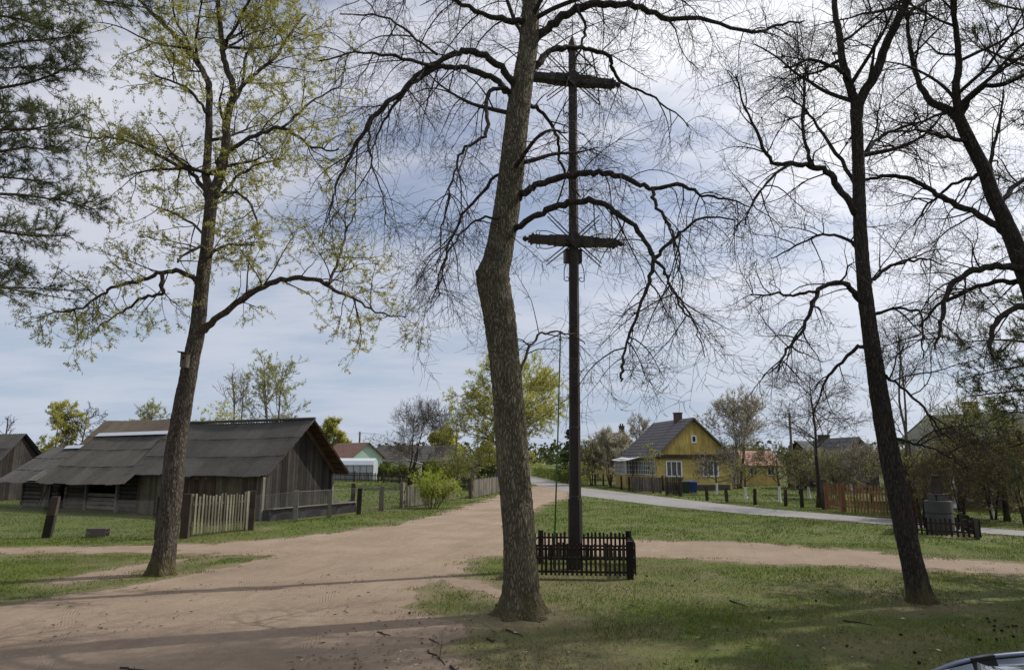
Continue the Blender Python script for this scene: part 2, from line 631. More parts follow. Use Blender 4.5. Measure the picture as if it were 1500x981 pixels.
SAND = gp([(-500, 801), (0, 803), (100, 801), (220, 798), (300, 796), (400, 789), (480, 781), (560, 771), (620, 759), (680, 743),
           (730, 727), (777, 713), (800, 711), (834, 719), (833, 727), (805, 738), (781, 746), (762, 765), (775, 782),
           (850, 788), (932, 791), (1100, 795), (1300, 811), (1500, 827), (1900, 862), (1900, 880), (1500, 842), (1300, 832),
           (1100, 824), (932, 815), (850, 812), (780, 812), (705, 816), (676, 830), (640, 848), (606, 875), (600, 890),
           (640, 903), (690, 912), (660, 935), (640, 950), (690, 972), (740, 1010), (760, 1200), (760, 1600), (-1200, 1600),
           (-900, 1000), (-400, 930), (0, 887), (130, 867), (235, 850), (330, 831), (410, 813), (300, 812), (220, 809), (100, 809), (0, 811), (-500, 811)])
WORN = [gp([(60, 852), (150, 835), (240, 820), (300, 816), (250, 826), (170, 846), (90, 856)]),
        gp([(655, 846), (690, 852), (745, 868), (748, 876), (700, 866), (660, 855)])]
ROAD_UP = [(735, 689.0), (760, 692.5), (773, 696.5), (800, 701), (851, 714), (900, 719.5), (964, 727), (1060, 738), (1120, 744.5), (1180, 750), (1303, 759.5), (1438, 772.5), (1500, 777.5), (1700, 792), (2000, 812)]
ROAD_LO = [(700, 693.0), (735, 699), (765, 706), (800, 713), (834, 721), (851, 725.6), (900, 732), (964, 740), (1060, 749.6), (1120, 754.5), (1180, 758.5), (1309, 769), (1438, 780.5), (1500, 785), (1700, 802), (2000, 826)]
ROAD = gp(ROAD_UP + ROAD_LO[::-1])


def sand_s(x, y):
    s = sdist(SAND, x, y)
    amp = np.clip(0.25 + y * 0.012, 0.2, 0.8)
    s = s + fbm(x * 1.1, y * 1.1, 5) * 2.0 * amp * 0.9 + fbm(x * 4.3, y * 4.3, 3) * 0.35
    for w in WORN:
        s = np.maximum(s, sdist(w, x, y) * 0.8 + fbm(x * 1.7 + 9, y * 1.7, 4) * 0.9)
    # mixed litter ground in front of the big trunk
    return s


def tensor_grid(xs, ys):
    X, Y = np.meshgrid(xs, ys)
    return X, Y


def grid_mesh(name, X, Y, Z, keep, material, attrs=None):
    ny, nx = X.shape
    idx = np.arange(nx * ny).reshape(ny, nx)
    q = np.stack([idx[:-1, :-1], idx[:-1, 1:], idx[1:, 1:], idx[1:, :-1]], -1)[keep]
    used = np.zeros(nx * ny, bool); used[q.ravel()] = True
    remap = np.cumsum(used) - 1
    q = remap[q]
    co = np.stack([X.ravel(), Y.ravel(), Z.ravel()], -1)[used]
    me = bpy.data.meshes.new(name)
    me.vertices.add(len(co)); me.vertices.foreach_set("co", co.ravel())
    me.loops.add(q.size); me.loops.foreach_set("vertex_index", q.ravel().astype(np.int32))
    me.polygons.add(len(q)); me.polygons.foreach_set("loop_start", np.arange(0, q.size, 4, dtype=np.int32))
    for an, av in (attrs or {}).items():
        a = me.attributes.new(an, 'FLOAT', 'POINT')
        a.data.foreach_set("value", av.ravel()[used].astype(np.float32))
    me.update(calc_edges=True)
    me.materials.append(material)
    o = bpy.data.objects.new(name, me)
    COL.objects.link(o)
    return o


# grass ground material
m, nt, b = mat("ground_grass", 0.95)
v = coords(nt)
big = noise(nt, v, 0.16, 5, 0.6)
mid = noise(nt, v, 0.9, 5, 0.65)
fine = noise(nt, v, 13, 5, 0.75)
c = ramp(nt, mid, [(0.32, (0.052, 0.078, 0.010)), (0.52, (0.076, 0.108, 0.013)), (0.7, (0.108, 0.126, 0.022))])
c = mix(nt, mrange(nt, big, 0.42, 0.66, 0.0, 0.35), c, (0.10, 0.098, 0.03))
c = mix(nt, mrange(nt, fine, 0.3, 0.7, 0.0, 0.6), c, mix(nt, 1.0, c, (0.45, 0.45, 0.4), 'MULTIPLY'))
soil = ramp(nt, fine, [(0.3, (0.11, 0.082, 0.05)), (0.7, (0.22, 0.172, 0.112))])
ys_ = nd(nt, "ShaderNodeSeparateXYZ"); nt.links.new(coords(nt), ys_.inputs[0])
thatch = mix(nt, mid, (0.075, 0.065, 0.028), (0.135, 0.115, 0.055))
dryn = noise(nt, v, 0.5, 6, 0.7)
c = mix(nt, mix(nt, mrange(nt, ys_.outputs[1], 14.0, 24.0, 1.0, 0.35), 0.0, mrange(nt, dryn, 0.42, 0.62, 0.1, 0.75)), c, thatch)
c = mix(nt, attr(nt, "wear"), c, soil)
setc(nt, b, c)
bump(nt, b, fine, 0.6, 0.04)
M['ground'] = m

m, nt, b = mat("sand", 0.95)
v = coords(nt)
g1 = noise(nt, v, 0.55, 5, 0.6)
g2 = noise(nt, v, 26, 6, 0.8)
vt = coords(nt)
vmap = nd(nt, "ShaderNodeMapping", vector_type='TEXTURE')
vmap.inputs["Rotation"].default_value = (0, 0, R(74))
vmap.inputs["Scale"].default_value = (5.0, 0.45, 1)
nt.links.new(vt, vmap.inputs[0])
vt = vmap.outputs[0]
g3 = noise(nt, v, 6.0, 5, 0.7)
tr = noise(nt, vt, 2.0, 5, 0.6, 0.3)
c = ramp(nt, g1, [(0.3, (0.205, 0.152, 0.108)), (0.55, (0.262, 0.198, 0.144)), (0.75, (0.31, 0.24, 0.178))])
c = mix(nt, mrange(nt, tr, 0.45, 0.7, 0.0, 0.35), c, (0.20, 0.15, 0.105))
c = mix(nt, mrange(nt, g2, 0.52, 0.72, 0.0, 0.6), c, (0.13, 0.097, 0.066))
c = mix(nt, mrange(nt, g3, 0.5, 0.75, 0.0, 0.4), c, (0.17, 0.13, 0.092))
c = mix(nt, mrange(nt, g3, 0.48, 0.28, 0.0, 0.35), c, (0.38, 0.305, 0.235))
setc(nt, b, c)
vt2 = coords(nt, (1, 1, 1), (0, 0, R(38)))
wv = nd(nt, "ShaderNodeTexWave")
wv.inputs["Scale"].default_value = 5.5
wv.inputs["Distortion"].default_value = 3.0
wv.inputs["Detail"].default_value = 2.0
wv.inputs["Detail Scale"].default_value = 0.6
nt.links.new(vt2, wv.inputs["Vector"])
trk = mix(nt, mrange(nt, noise(nt, vt, 0.8, 3), 0.48, 0.62), 0.5, wv.outputs[1])
def smath(op, a, b_=None):
    q = nd(nt, "ShaderNodeMath", operation=op)
    for i_, x_ in enumerate((a, b_)):
        if x_ is None:
            continue
        if isinstance(x_, (int, float)):
            q.inputs[i_].default_value = x_
        else:
            nt.links.new(x_, q.inputs[i_])
    return q.outputs[0]


treads = None
for (tx, ty, ta, rib) in ((-2.72, 9.1, 11.5, .05), (-4.2, 9.4, 13.0, .045), (-6.3, 9.6, 24.0, .05)):
    cn, sn = math.cos(R(ta)), math.sin(R(ta))
    dq = nd(nt, "ShaderNodeVectorMath", operation='DOT_PRODUCT')
    nt.links.new(v, dq.inputs[0])
    dq.inputs[1].default_value = (cn, sn, 0)
    uu = smath('SUBTRACT', dq.outputs["Value"], cn * tx + sn * ty)
    uu = smath('ADD', uu, smath('MULTIPLY', smath('SUBTRACT', noise(nt, v, .16, 2), .5), 1.3))
    band = mrange(nt, smath('ABSOLUTE', uu), .17, .11)
    ribs = smath('ADD', smath('MULTIPLY', smath('SINE', smath('MULTIPLY', uu, 6.283 / rib)), .5), .5)
    fade = smath('MULTIPLY', mrange(nt, noise(nt, vt, 1.3, 3), .42, .62), mrange(nt, noise(nt, v, 7, 3), .3, .6, .25, 1.0))
    one = smath('MULTIPLY', smath('MULTIPLY', band, fade), ribs)
    treads = one if treads is None else smath('MAXIMUM', treads, one)
c = mix(nt, smath('MULTIPLY', treads, .2), c, (0.14, 0.105, 0.075))
setc(nt, b, c)
hh = mix(nt, 0.18, mix(nt, 0.5, mix(nt, 0.45, tr, g3), g2), trk)
hh = smath('SUBTRACT', hh, smath('MULTIPLY', treads, .16))
bump(nt, b, hh, 0.8, 0.09)
M['sand'] = m

m, nt, b = mat("asphalt", 0.9)
v = coords(nt)
g1 = noise(nt, v, 0.4, 5, 0.6)
g2 = noise(nt, v, 30, 4, 0.8)
c = ramp(nt, mix(nt, 0.35, g1, g2), [(0.3, (0.17, 0.163, 0.16)), (0.7, (0.25, 0.24, 0.235))])
c = mix(nt, mrange(nt, noise(nt, v, 1.1, 6, 0.7, 1.5), .52, .62, 0, .35), c, (0.13, 0.125, 0.12))
setc(nt, b, c)
bump(nt, b, g2, 0.4, 0.02)
M['asphalt'] = m


def steps(*segs):
    out = []
    for a, b_, s in segs:
        out += list(np.arange(a, b_, s))
    return np.array(sorted(set(np.round(out, 4))))


gx = steps((-3000, -600, 600), (-600, -100, 60), (-100, -32, 6), (-32, 32, 0.25), (32, 100, 6), (100, 600, 60), (600, 3001, 600))
gy = steps((-60, 4, 4), (4, 24, 0.25), (24, 62, 0.6), (62, 130, 4), (130, 600, 50), (600, 4001, 500))
X, Y = tensor_grid(gx, gy)
s = sand_s(X, Y)
wear = np.clip((s + 0.55) / 0.5, 0, 1) * 0.85
wear = np.maximum(wear, np.clip(fbm(X * 0.55 + 40, Y * 0.8, 5) * 3.2 - 0.35, 0, 0.7) * (Y < 40))
# worn earth round the enclosure, the trunks and the shaded litter in front
for (cx, cy, rr, k) in ((G(765, 905).x, G(765, 905).y, 1.5, 0.8), (2.0, 15.2, 2.3, 0.45), (G(1350, 880).x, G(1350, 880).y, 1.2, 0.7), (0.3, 9.6, 2.2, 0.5)):
    d = np.hypot(X - cx, Y - cy)
    wear = np.maximum(wear, np.clip(1.2 - d / rr + fbm(X * 1.6, Y * 1.6, 4) * 1.5, 0, 1) * k)
gz = fbm(X * 0.12, Y * 0.12, 3) * 0.0
o = grid_mesh("ground", X, Y, gz, np.ones((len(gy) - 1, len(gx) - 1), bool), M['ground'], {"wear": wear})
tag(o, kind="structure")


def sand_patch(xs, ys):
    X, Y = tensor_grid(xs, ys)
    s = sand_s(X, Y)
    cs = (s[:-1, :-1] + s[1:, :-1] + s[:-1, 1:] + s[1:, 1:]) / 4
    keep = cs > 0
    cnt = np.zeros(X.shape, int)
    for sl in ((slice(0, -1), slice(0, -1)), (slice(1, None), slice(0, -1)), (slice(0, -1), slice(1, None)), (slice(1, None), slice(1, None))):
        cnt[sl] += keep
    hx, hy = xs[1] - xs[0], ys[1] - ys[0]
    gyv, gxv = np.gradient(s, hy, hx)
    g2 = gxv ** 2 + gyv ** 2 + 1e-3
    bd = (cnt > 0) & (cnt < 4)
    edge = np.zeros(X.shape, bool)
    edge[0, :] = edge[-1, :] = edge[:, 0] = edge[:, -1] = True
    bd &= ~edge
    mx_ = np.clip(-s * gxv / g2, -0.6 * hx, 0.6 * hx)
    my_ = np.clip(-s * gyv / g2, -0.6 * hy, 0.6 * hy)
    X2 = np.where(bd, X + mx_, X); Y2 = np.where(bd, Y + my_, Y)
    return X2, Y2, keep


xs = np.arange(-22, 24.01, 0.085); ys = np.arange(3, 20.01, 0.085)
a_ = sand_patch(xs, ys)
o1 = grid_mesh("dirt_road", a_[0], a_[1], np.full(a_[0].shape, 0.004), a_[2], M['sand'])
tag(o1, kind="structure")
ys1 = ys[-1]
xs2 = np.arange(-60, 45.01, 0.3); ys2 = np.arange(ys1, 66, 0.3)
a_ = sand_patch(xs2, ys2)
o2 = grid_mesh("sandy_track", a_[0], a_[1], np.full(a_[0].shape, 0.004), a_[2], M['sand'])
tag(o2, kind="structure")

mb = MB()
up = [G(*p) for p in ROAD_UP]
lo = [G(*p) for p in ROAD_LO]


def resample(pts, n):
    L = [0]
    for i in range(1, len(pts)):
        L.append(L[-1] + (pts[i] - pts[i - 1]).length)
    out = []
    j = 0
    for k in range(n):
        t = L[-1] * k / (n - 1)
        while j < len(L) - 2 and L[j + 1] < t:
            j += 1
        out.append(pts[j].lerp(pts[j + 1], (t - L[j]) / (L[j + 1] - L[j] + 1e-9)))
    return out


ru, rl = resample(up, 140), resample(lo, 140)
for k in range(139):
    def jit(p, i):
        w = float(fbm(np.array([p.x * 0.9 + 3]), np.array([p.y * 0.9]), 3)[0]) * 0.5
        return V(p.x, p.y + w, 0.010)
    mb.poly([jit(rl[k], k), jit(rl[k + 1], k + 1), jit(ru[k + 1], k + 1), jit(ru[k], k)])
tag(mb.build("road", M['asphalt']), kind="structure")


# grass blades, one sheet of ground cover
def scatter(n, x0, x1, y0, y1):
    x = _rs.uniform(x0, x1, n); y = _rs.uniform(y0, y1, n)
    ok = np.abs(x) < (y * 0.80 + 3.0)
    return x[ok], y[ok]


BARN_O = V(-10.55, 29.5, 0)
BE = V(-0.894, 0.447, 0)      # along the ridge, to the left
BN = V(0.447, 0.894, 0)       # across, away from the camera


def grass(n, y0, y1, h0, h1, w, soft):
    x, y = scatter(n, -y1 * 0.8 - 3, y1 * 0.8 + 3, y0, y1)
    s = sand_s(x, y)
    dn = fbm(x * 0.9 + 7, y * 0.9, 4) * 2.0
    tuft = fbm(x * 2.2 + 3, y * 2.2, 3)
    prob = np.clip((-s + 0.12 + np.clip(tuft * 2.6, -.4, .7)) / 0.5, 0, 1) * np.clip(0.85 + dn, 0.15, 1)
    d = sdist(ROAD, x, y)
    prob[d > -0.05] = 0
    lx = (x - BARN_O.x) * BE.x + (y - BARN_O.y) * BE.y
    ly = (x - BARN_O.x) * BN.x + (y - BARN_O.y) * BN.y
    prob[(lx > -0.2) & (lx < 19) & (ly > -0.1) & (ly < 5)] = 0
    d1 = np.hypot(x - G(765, 905).x, y - G(765, 905).y)
    prob *= np.clip((d1 - 0.35) / 1.3, 0.0, 1)
    ok = _rs.rand(len(x)) < prob
    x, y, dn = x[ok], y[ok], dn[ok]
    n = len(x)
    a = _rs.uniform(0, 6.283, n)
    hh_ = _rs.uniform(h0, h1, n) * np.clip(0.8 + dn * 0.6, 0.4, 1.5) * (1 + np.clip(fbm(x * 1.4 + 70, y * 1.4, 3) * 5 - .7, 0, 1.3) * np.clip(1.5 - y / 22, 0.15, 1))
    tx = _rs.normal(0, 0.55, n) * hh_; ty = _rs.normal(0, 0.55, n) * hh_
    wx, wy = np.cos(a) * w * 0.5, np.sin(a) * w * 0.5
    co = np.zeros((n, 3, 3), np.float32)
    co[:, 0] = np.stack([x - wx, y - wy, np.full(n, -0.002)], -1)
    co[:, 1] = np.stack([x + wx, y + wy, np.full(n, -0.002)], -1)
    co[:, 2] = np.stack([x + tx, y + ty, hh_], -1)
    dry = np.clip(fbm(x * 0.35 + 30, y * 0.5, 4) * 1.3 + 0.44 - np.clip((y - 12) / 40, 0, .26) + _rs.normal(0, 0.16, n), 0, 1)
    return co, dry


parts = [grass(120000, 7.5, 13, 0.022, 0.06, 0.0085, 0), grass(170000, 13, 22, 0.025, 0.065, 0.013, 0),
         grass(160000, 22, 42, 0.03, 0.085, 0.026, 0), grass(60000, 42, 80, 0.05, 0.13, 0.07, 0)]
co = np.concatenate([p[0] for p in parts]); dry = np.concatenate([p[1] for p in parts])
me = bpy.data.meshes.new("grass")
n = len(co)
me.vertices.add(n * 3); me.vertices.foreach_set("co", co.ravel())
me.loops.add(n * 3); me.loops.foreach_set("vertex_index", np.arange(n * 3, dtype=np.int32))
me.polygons.add(n); me.polygons.foreach_set("loop_start", np.arange(0, n * 3, 3, dtype=np.int32))
me.attributes.new("rnd", 'FLOAT', 'FACE').data.foreach_set("value", dry.astype(np.float32))
me.update(calc_edges=True)
m = bpy.data.materials.new("grass_blade")
m.use_nodes = True
nt = m.node_tree
for q in list(nt.nodes):
    nt.nodes.remove(q)
out = nd(nt, "ShaderNodeOutputMaterial"); dd = nd(nt, "ShaderNodeBsdfDiffuse"); tt = nd(nt, "ShaderNodeBsdfTranslucent"); ms = nd(nt, "ShaderNodeMixShader")
ms.inputs[0].default_value = 0.35
cc = ramp(nt, attr(nt), [(0.0, (0.058, 0.096, 0.009)), (0.5, (0.098, 0.139, 0.014)), (0.78, (0.16, 0.168, 0.032)), (1.0, (0.25, 0.21, 0.085))])
nt.links.new(cc, dd.inputs[0]); nt.links.new(cc, tt.inputs[0])
nt.links.new(dd.outputs[0], ms.inputs[1]); nt.links.new(tt.outputs[0], ms.inputs[2]); nt.links.new(ms.outputs[0], out.inputs[0])
me.materials.append(m)
o = bpy.data.objects.new("grass", me); COL.objects.link(o)
tag(o, "short patchy green and straw coloured grass on the sandy ground", "grass", kind="stuff")

# litter: bark crumbs, dead leaves, bits of twig
mb = MB()
for i in range(7000):
    y = U(8.0, 17); x = U(-0.65 * y, 0.8 * y)
    if fbm(np.array([x * 0.7 + 50]), np.array([y * 0.7]), 3)[0] + (0.12 if (-3 < x < 9 and y < 13) else -0.05) < U(-0.1, 0.35):
        continue
    a = U(0, 6.28); l = U(0.01, 0.045) * (1.5 if rnd() < .12 else 1); w = U(0.006, 0.018)
    z = 0.012 + U(0, 0.02)
    dx, dy = math.cos(a), math.sin(a)
    mb.poly([(x - dx * l, y - dy * l, z), (x + dy * w, y - dx * w, z + U(0, .02)), (x + dx * l, y + dy * l, z + U(0, .015)), (x - dy * w, y + dx * w, z)], rnd())
mm, nt_, b_ = mat("litter", 0.9)
setc(nt_, b_, ramp(nt_, attr(nt_), [(0, (0.03, 0.022, 0.015)), (0.7, (0.10, 0.07, 0.04)), (0.94, (0.17, 0.135, 0.08)), (0.985, (0.42, 0.39, 0.32)), (1.0, (0.55, 0.52, 0.46))]))
tag(mb.build("leaf_litter", mm), "scattered dead leaves and bark crumbs on the ground", "leaf litter", kind="stuff")

# ------------------------------------------------------------------ buildings
Z = V(0, 0, 1)


def corrugated(mb, A, B, C_, D, pitch=0.17, amp=0.028, rows=3, sheet=1.05, sub=6, lift=0.022, sag=0.07):
    """sheets of corrugated roofing; A,B along the eave, D,C along the ridge"""
    L = (B - A).length
    n = max(8, int(L / pitch * sub))
    nrm = (B - A).cross(D - A).normalized()
    for r in range(rows):
        t0, t1 = r / rows, min(1.0, (r + 1) / rows + 0.035)
        sh = [rnd() for _ in range(int(L / sheet) + 3)]
        off = U(0, 1)
        base = len(mb.v)
        jj = [U(-0.004, 0.004) for _ in range(int(L / sheet) + 3)]
        for i in range(n + 1):
            u = i / n
            k = int(u * L / sheet + off)
            w = amp * math.sin(u * L / pitch * 2 * math.pi)
            p0 = A.lerp(B, u).lerp(D.lerp(C_, u), t0 + (jj[k] * 3 if r == 0 else 0))
            p1 = A.lerp(B, u).lerp(D.lerp(C_, u), t1)
            sg = Z * (sag * math.sin(math.pi * u) + 0.009 * math.sin(u * 17 + r) + 0.005 * math.sin(u * 47 + 2 * r))
            mb.v.append(tuple(p0 + nrm * (w + lift) - sg))
            mb.v.append(tuple(p1 + nrm * w - sg))
        for i in range(n):
            k = int((i + 0.5) / n * L / sheet + off)
            o = base + 2 * i
            mb.face((o, o + 2, o + 3, o + 1), sh[k])


def boards(mb, p0, p1, z0, ztop, w=0.16, th=0.025, nrm=None, gap=0.006, jit=0.02):
    """vertical boards along p0->p1; ztop is a function of the distance along"""
    L = (p1 - p0).length
    d = (p1 - p0).normalized()
    nrm = nrm or V(d.y, -d.x, 0)
    x = 0.0
    while x < L - 0.02:
        ww = min(w * U(0.75, 1.25), L - x)
        a, b_ = x + gap, x + ww - gap
        off = nrm * U(0, 0.012)
        za, zb = ztop(a), ztop(b_)
        zz0 = z0 + U(0, jit)
        q = [p0 + d * a + off, p0 + d * b_ + off]
        q2 = [q[1] + nrm * th, q[0] + nrm * th]
        pts = q + q2
        mb.hexa([p + Z * zz0 for p in pts] + [pts[0] + Z * za, pts[1] + Z * zb, pts[2] + Z * zb, pts[3] + Z * za], rnd())
        x += ww


def house_walls(mb, O, e1, e2, W, L, H, RH, c=0.5, inset=0.0):
    """solid five-sided walls: gable width W on e1, length L on e2, eaves H, ridge RH"""
    a = [O, O + e1 * W, O + e1 * W + e2 * L, O + e2 * L]
    b_ = [p + Z * H for p in a]
    r0 = O + e1 * (W / 2) + Z * RH
    r1 = r0 + e2 * L
    mb.poly([a[0], a[1], b_[1], r0, b_[0]], c)
    mb.poly([a[2], a[3], b_[3], r1, b_[2]], c)
    mb.poly([a[3], a[0], b_[0], b_[3]], c)
    mb.poly([a[1], a[2], b_[2], b_[1]], c)
    mb.poly([b_[0], r0, r1, b_[3]], c)
    mb.poly([b_[1], b_[2], r1, r0], c)


def slab(mb, p, th, c=0.5):
    """thick quad; p counter-clockwise from above"""
    n = (p[1] - p[0]).cross(p[3] - p[0]).normalized()
    mb.hexa([q - n * th for q in p] + list(p), c)


def gable_roof(mb, O, e1, e2, W, L, H, RH, oh=0.4, og=0.3, th=0.07, tiles=0):
    sl_ = (RH - H) / (W / 2)
    r0 = O + e1 * (W / 2) + Z * (RH + th * 1.3) - e2 * og
    r1 = r0 + e2 * (L + 2 * og)
    for s_ in (0, 1):
        ex = e1 if s_ else -e1
        q = O + (e1 * W if s_ else V(0, 0, 0))
        a0 = q + ex * oh + Z * (H - sl_ * oh + th * 1.3) - e2 * og
        a1 = a0 + e2 * (L + 2 * og)
        p = [a0, r0, r1, a1] if not s_ else [a0, a1, r1, r0]
        p = p[::-1] if False else p
        n = (p[1] - p[0]).cross(p[3] - p[0])
        if n.z < 0:
            p = [p[0], p[3], p[2], p[1]]
        slab(mb, p, th, 0.5)
        if tiles:
            for k in range(tiles):
                t0, t1 = k / tiles, (k + 1) / tiles
                A0, A1 = a0.lerp(r0, t0), a1.lerp(r1, t0)
                B0, B1 = a0.lerp(r0, t1), a1.lerp(r1, t1)
                nn = (A1 - A0).cross(B0 - A0).normalized()
                if nn.z < 0:
                    nn = -nn
                m_ = max(3, int((A1 - A0).length / 0.9))
                for i in range(m_):
                    u0, u1 = i / m_, (i + 1) / m_
                    mb.poly([A0.lerp(A1, u0) + nn * 0.02, A0.lerp(A1, u1) + nn * 0.02, B0.lerp(B1, u1) + nn * 0.005, B0.lerp(B1, u0) + nn * 0.005], 0.35 + 0.3 * rnd())
                    mb.poly([A0.lerp(A1, u0) + nn * 0.02, A0.lerp(A1, u1) + nn * 0.02, A0.lerp(A1, u1), A0.lerp(A1, u0)], 0.2)


def window(root, ctr, ex, nrm, w, h, cols=2, rows=1, fm='white_paint', pm='glass', fw=0.07):
    f = MB()
    ctr = ctr + nrm * 0.02
    for s_ in (-1, 1):
        f.obox(ctr + ex * s_ * (w / 2 - fw / 2), ex, nrm, Z, fw / 2, 0.035, h / 2)
        f.obox(ctr + Z * s_ * (h / 2 - fw / 2), ex, nrm, Z, w / 2 - fw, 0.034, fw / 2)
    for k in range(1, cols):
        f.obox(ctr + ex * (-w / 2 + w * k / cols), ex, nrm, Z, fw * 0.32, 0.03, h / 2 - fw)
    for k in range(1, rows):
        f.obox(ctr + Z * (-h / 2 + h * k / rows), ex, nrm, Z, w / 2 - fw, 0.029, fw * 0.25)
    fr = f.build("window", M[fm], root)
    g = MB()
    g.obox(ctr - nrm * 0.012, ex, nrm, Z, w / 2 - fw * .8, 0.008, h / 2 - fw * .8)
    g.build("pane", M[pm], fr)
    return fr


def chimney(parent, ctr, w, d, z0, z1, pots=0, m_='brick', e=V(1, 0, 0)):
    c_ = MB()
    en = V(-e.y, e.x, 0)
    c_.obox(V(ctr.x, ctr.y, (z0 + z1) / 2), e, en, Z, w / 2, d / 2, (z1 - z0) / 2)
    c_.obox(V(ctr.x, ctr.y, z1 + 0.03), e, en, Z, w / 2 + 0.04, d / 2 + 0.04, 0.05)
    for k in range(pots):
        c_.obox(V(ctr.x, ctr.y, z1 + 0.2) + e * (w * (-0.25 + 0.5 * k)), e, en, Z, 0.07, 0.07, 0.14)
    return c_.build("chimney", M[m_], parent)


# --- the near barn
def barn():
    O, e, n = BARN_O, BE, BN
    root = thing("timber_barn", "old dark timber barn with corrugated grey roof and boarded gable beside the sandy road", "barn", O)
    L, W, H, RH = 8.0, 4.3, 2.18, 4.25
    w = MB()
    inn = O + n * 0.05 + e * 0.05
    # dark core behind the boards
    house_walls(w, inn, n, e, W - 0.1, L - 0.1, H - 0.04, RH - 0.12)
    w.build("wall", M['dark_void'], root)
    g = MB()
    sl_ = (RH - H) / (W / 2)
    boards(g, O + e * 0.0, O + n * W, 0.02, lambda x: H + sl_ * (W / 2 - abs(x - W / 2)) - 0.06, 0.17, 0.03, -e)
    g.build("gable_boarding", M['plank_dark'], root)
    f = MB()
    boards(f, O + e * L, O + e * 0.03, 0.02, lambda x: H - 0.05, 0.19, 0.028, -n)
    f.build("front_boarding", M['plank_brown'], root)
    b_ = MB()
    boards(b_, O + n * W + e * 0.03, O + n * W + e * L, 0.02, lambda x: H - 0.05, 0.2, 0.028, n)
    b_.build("rear_boarding", M['plank_dark'], root)
    # wide patched hatch on the front
    h = MB()
    boards(h, O + e * 5.3 - n * 0.04, O + e * 2.75 - n * 0.04, 0.75, lambda x: 1.62, 0.13, 0.03, -n)
    h.build("hatch", M['board_rust'], root)
    oh, og = 0.4, 0.75
    r = MB()
    for s_ in (0, 1):
        q = O if s_ == 0 else O + n * W
        d = -n if s_ == 0 else n
        a0 = q + d * oh - e * og + Z * (H - sl_ * oh + 0.06)
        a1 = q + d * oh + e * (L + 0.35) + Z * (H - sl_ * oh + 0.06)
        r0 = O + n * (W / 2) - e * og + Z * (RH + 0.06)
        r1 = O + n * (W / 2) + e * (L + 0.35) + Z * (RH + 0.06)
        if s_ == 0:
            corrugated(r, a1, a0, r0, r1)
        else:
            corrugated(r, a0, a1, r1, r0)
    ro = r.build("roof", M['roof_slate'], root)
    ub = MB()
    for s_ in (0, 1):
        q = O if s_ == 0 else O + n * W
        d = -n if s_ == 0 else n
        for k in range(9):
            t0, t1 = k / 9 + 0.008, (k + 1) / 9 - 0.008
            a0 = q + d * oh + Z * (H - sl_ * oh + 0.015)
            r0 = O + n * (W / 2) + Z * (RH + 0.015)
            A, B_ = a0.lerp(r0, t0), a0.lerp(r0, t1)
            slabp = [A - e * og * 0.98, A + e * 0.1, B_ + e * 0.1, B_ - e * og * 0.98]
            nn = (slabp[1] - slabp[0]).cross(slabp[3] - slabp[0])
            if nn.z < 0:
                slabp = slabp[::-1]
            slab(ub, slabp, 0.022, rnd())
    ub.build("eaves_boarding", M['board_rust'], root)
    rb = MB()
    for s_ in (0, 1):
        q = O if s_ == 0 else O + n * W
        a0 = q + (-n if s_ == 0 else n) * 0.1 - e * 0.06 + Z * (H - 0.25)
        r0 = O + n * (W / 2) - e * 0.06 + Z * (RH - 0.16)
        rb.bar(a0, r0, 0.04, 0.2, 0.5 + 0.4 * s_)
    rb.build("rafter", M['board_rust'], root)
    rc = MB()
    rc.tube([O + n * (W / 2) - e * og + Z * (RH + 0.09), O + n * (W / 2) + e * (L + 0.3) + Z * (RH + 0.09)], [0.07, 0.07], 8)
    rc.build("ridge_cap", M['roof_slate_old'], root)
    # posts and rail lying by the gable
    for k in (0.0, W):
        pz = MB()
        pz.obox(O + n * k - e * 0.05 + Z * 0.9, n, e, Z, 0.06, 0.06, 0.9, 0.9)
        pz.build("corner_post", M['post_grey'], root)


barn()


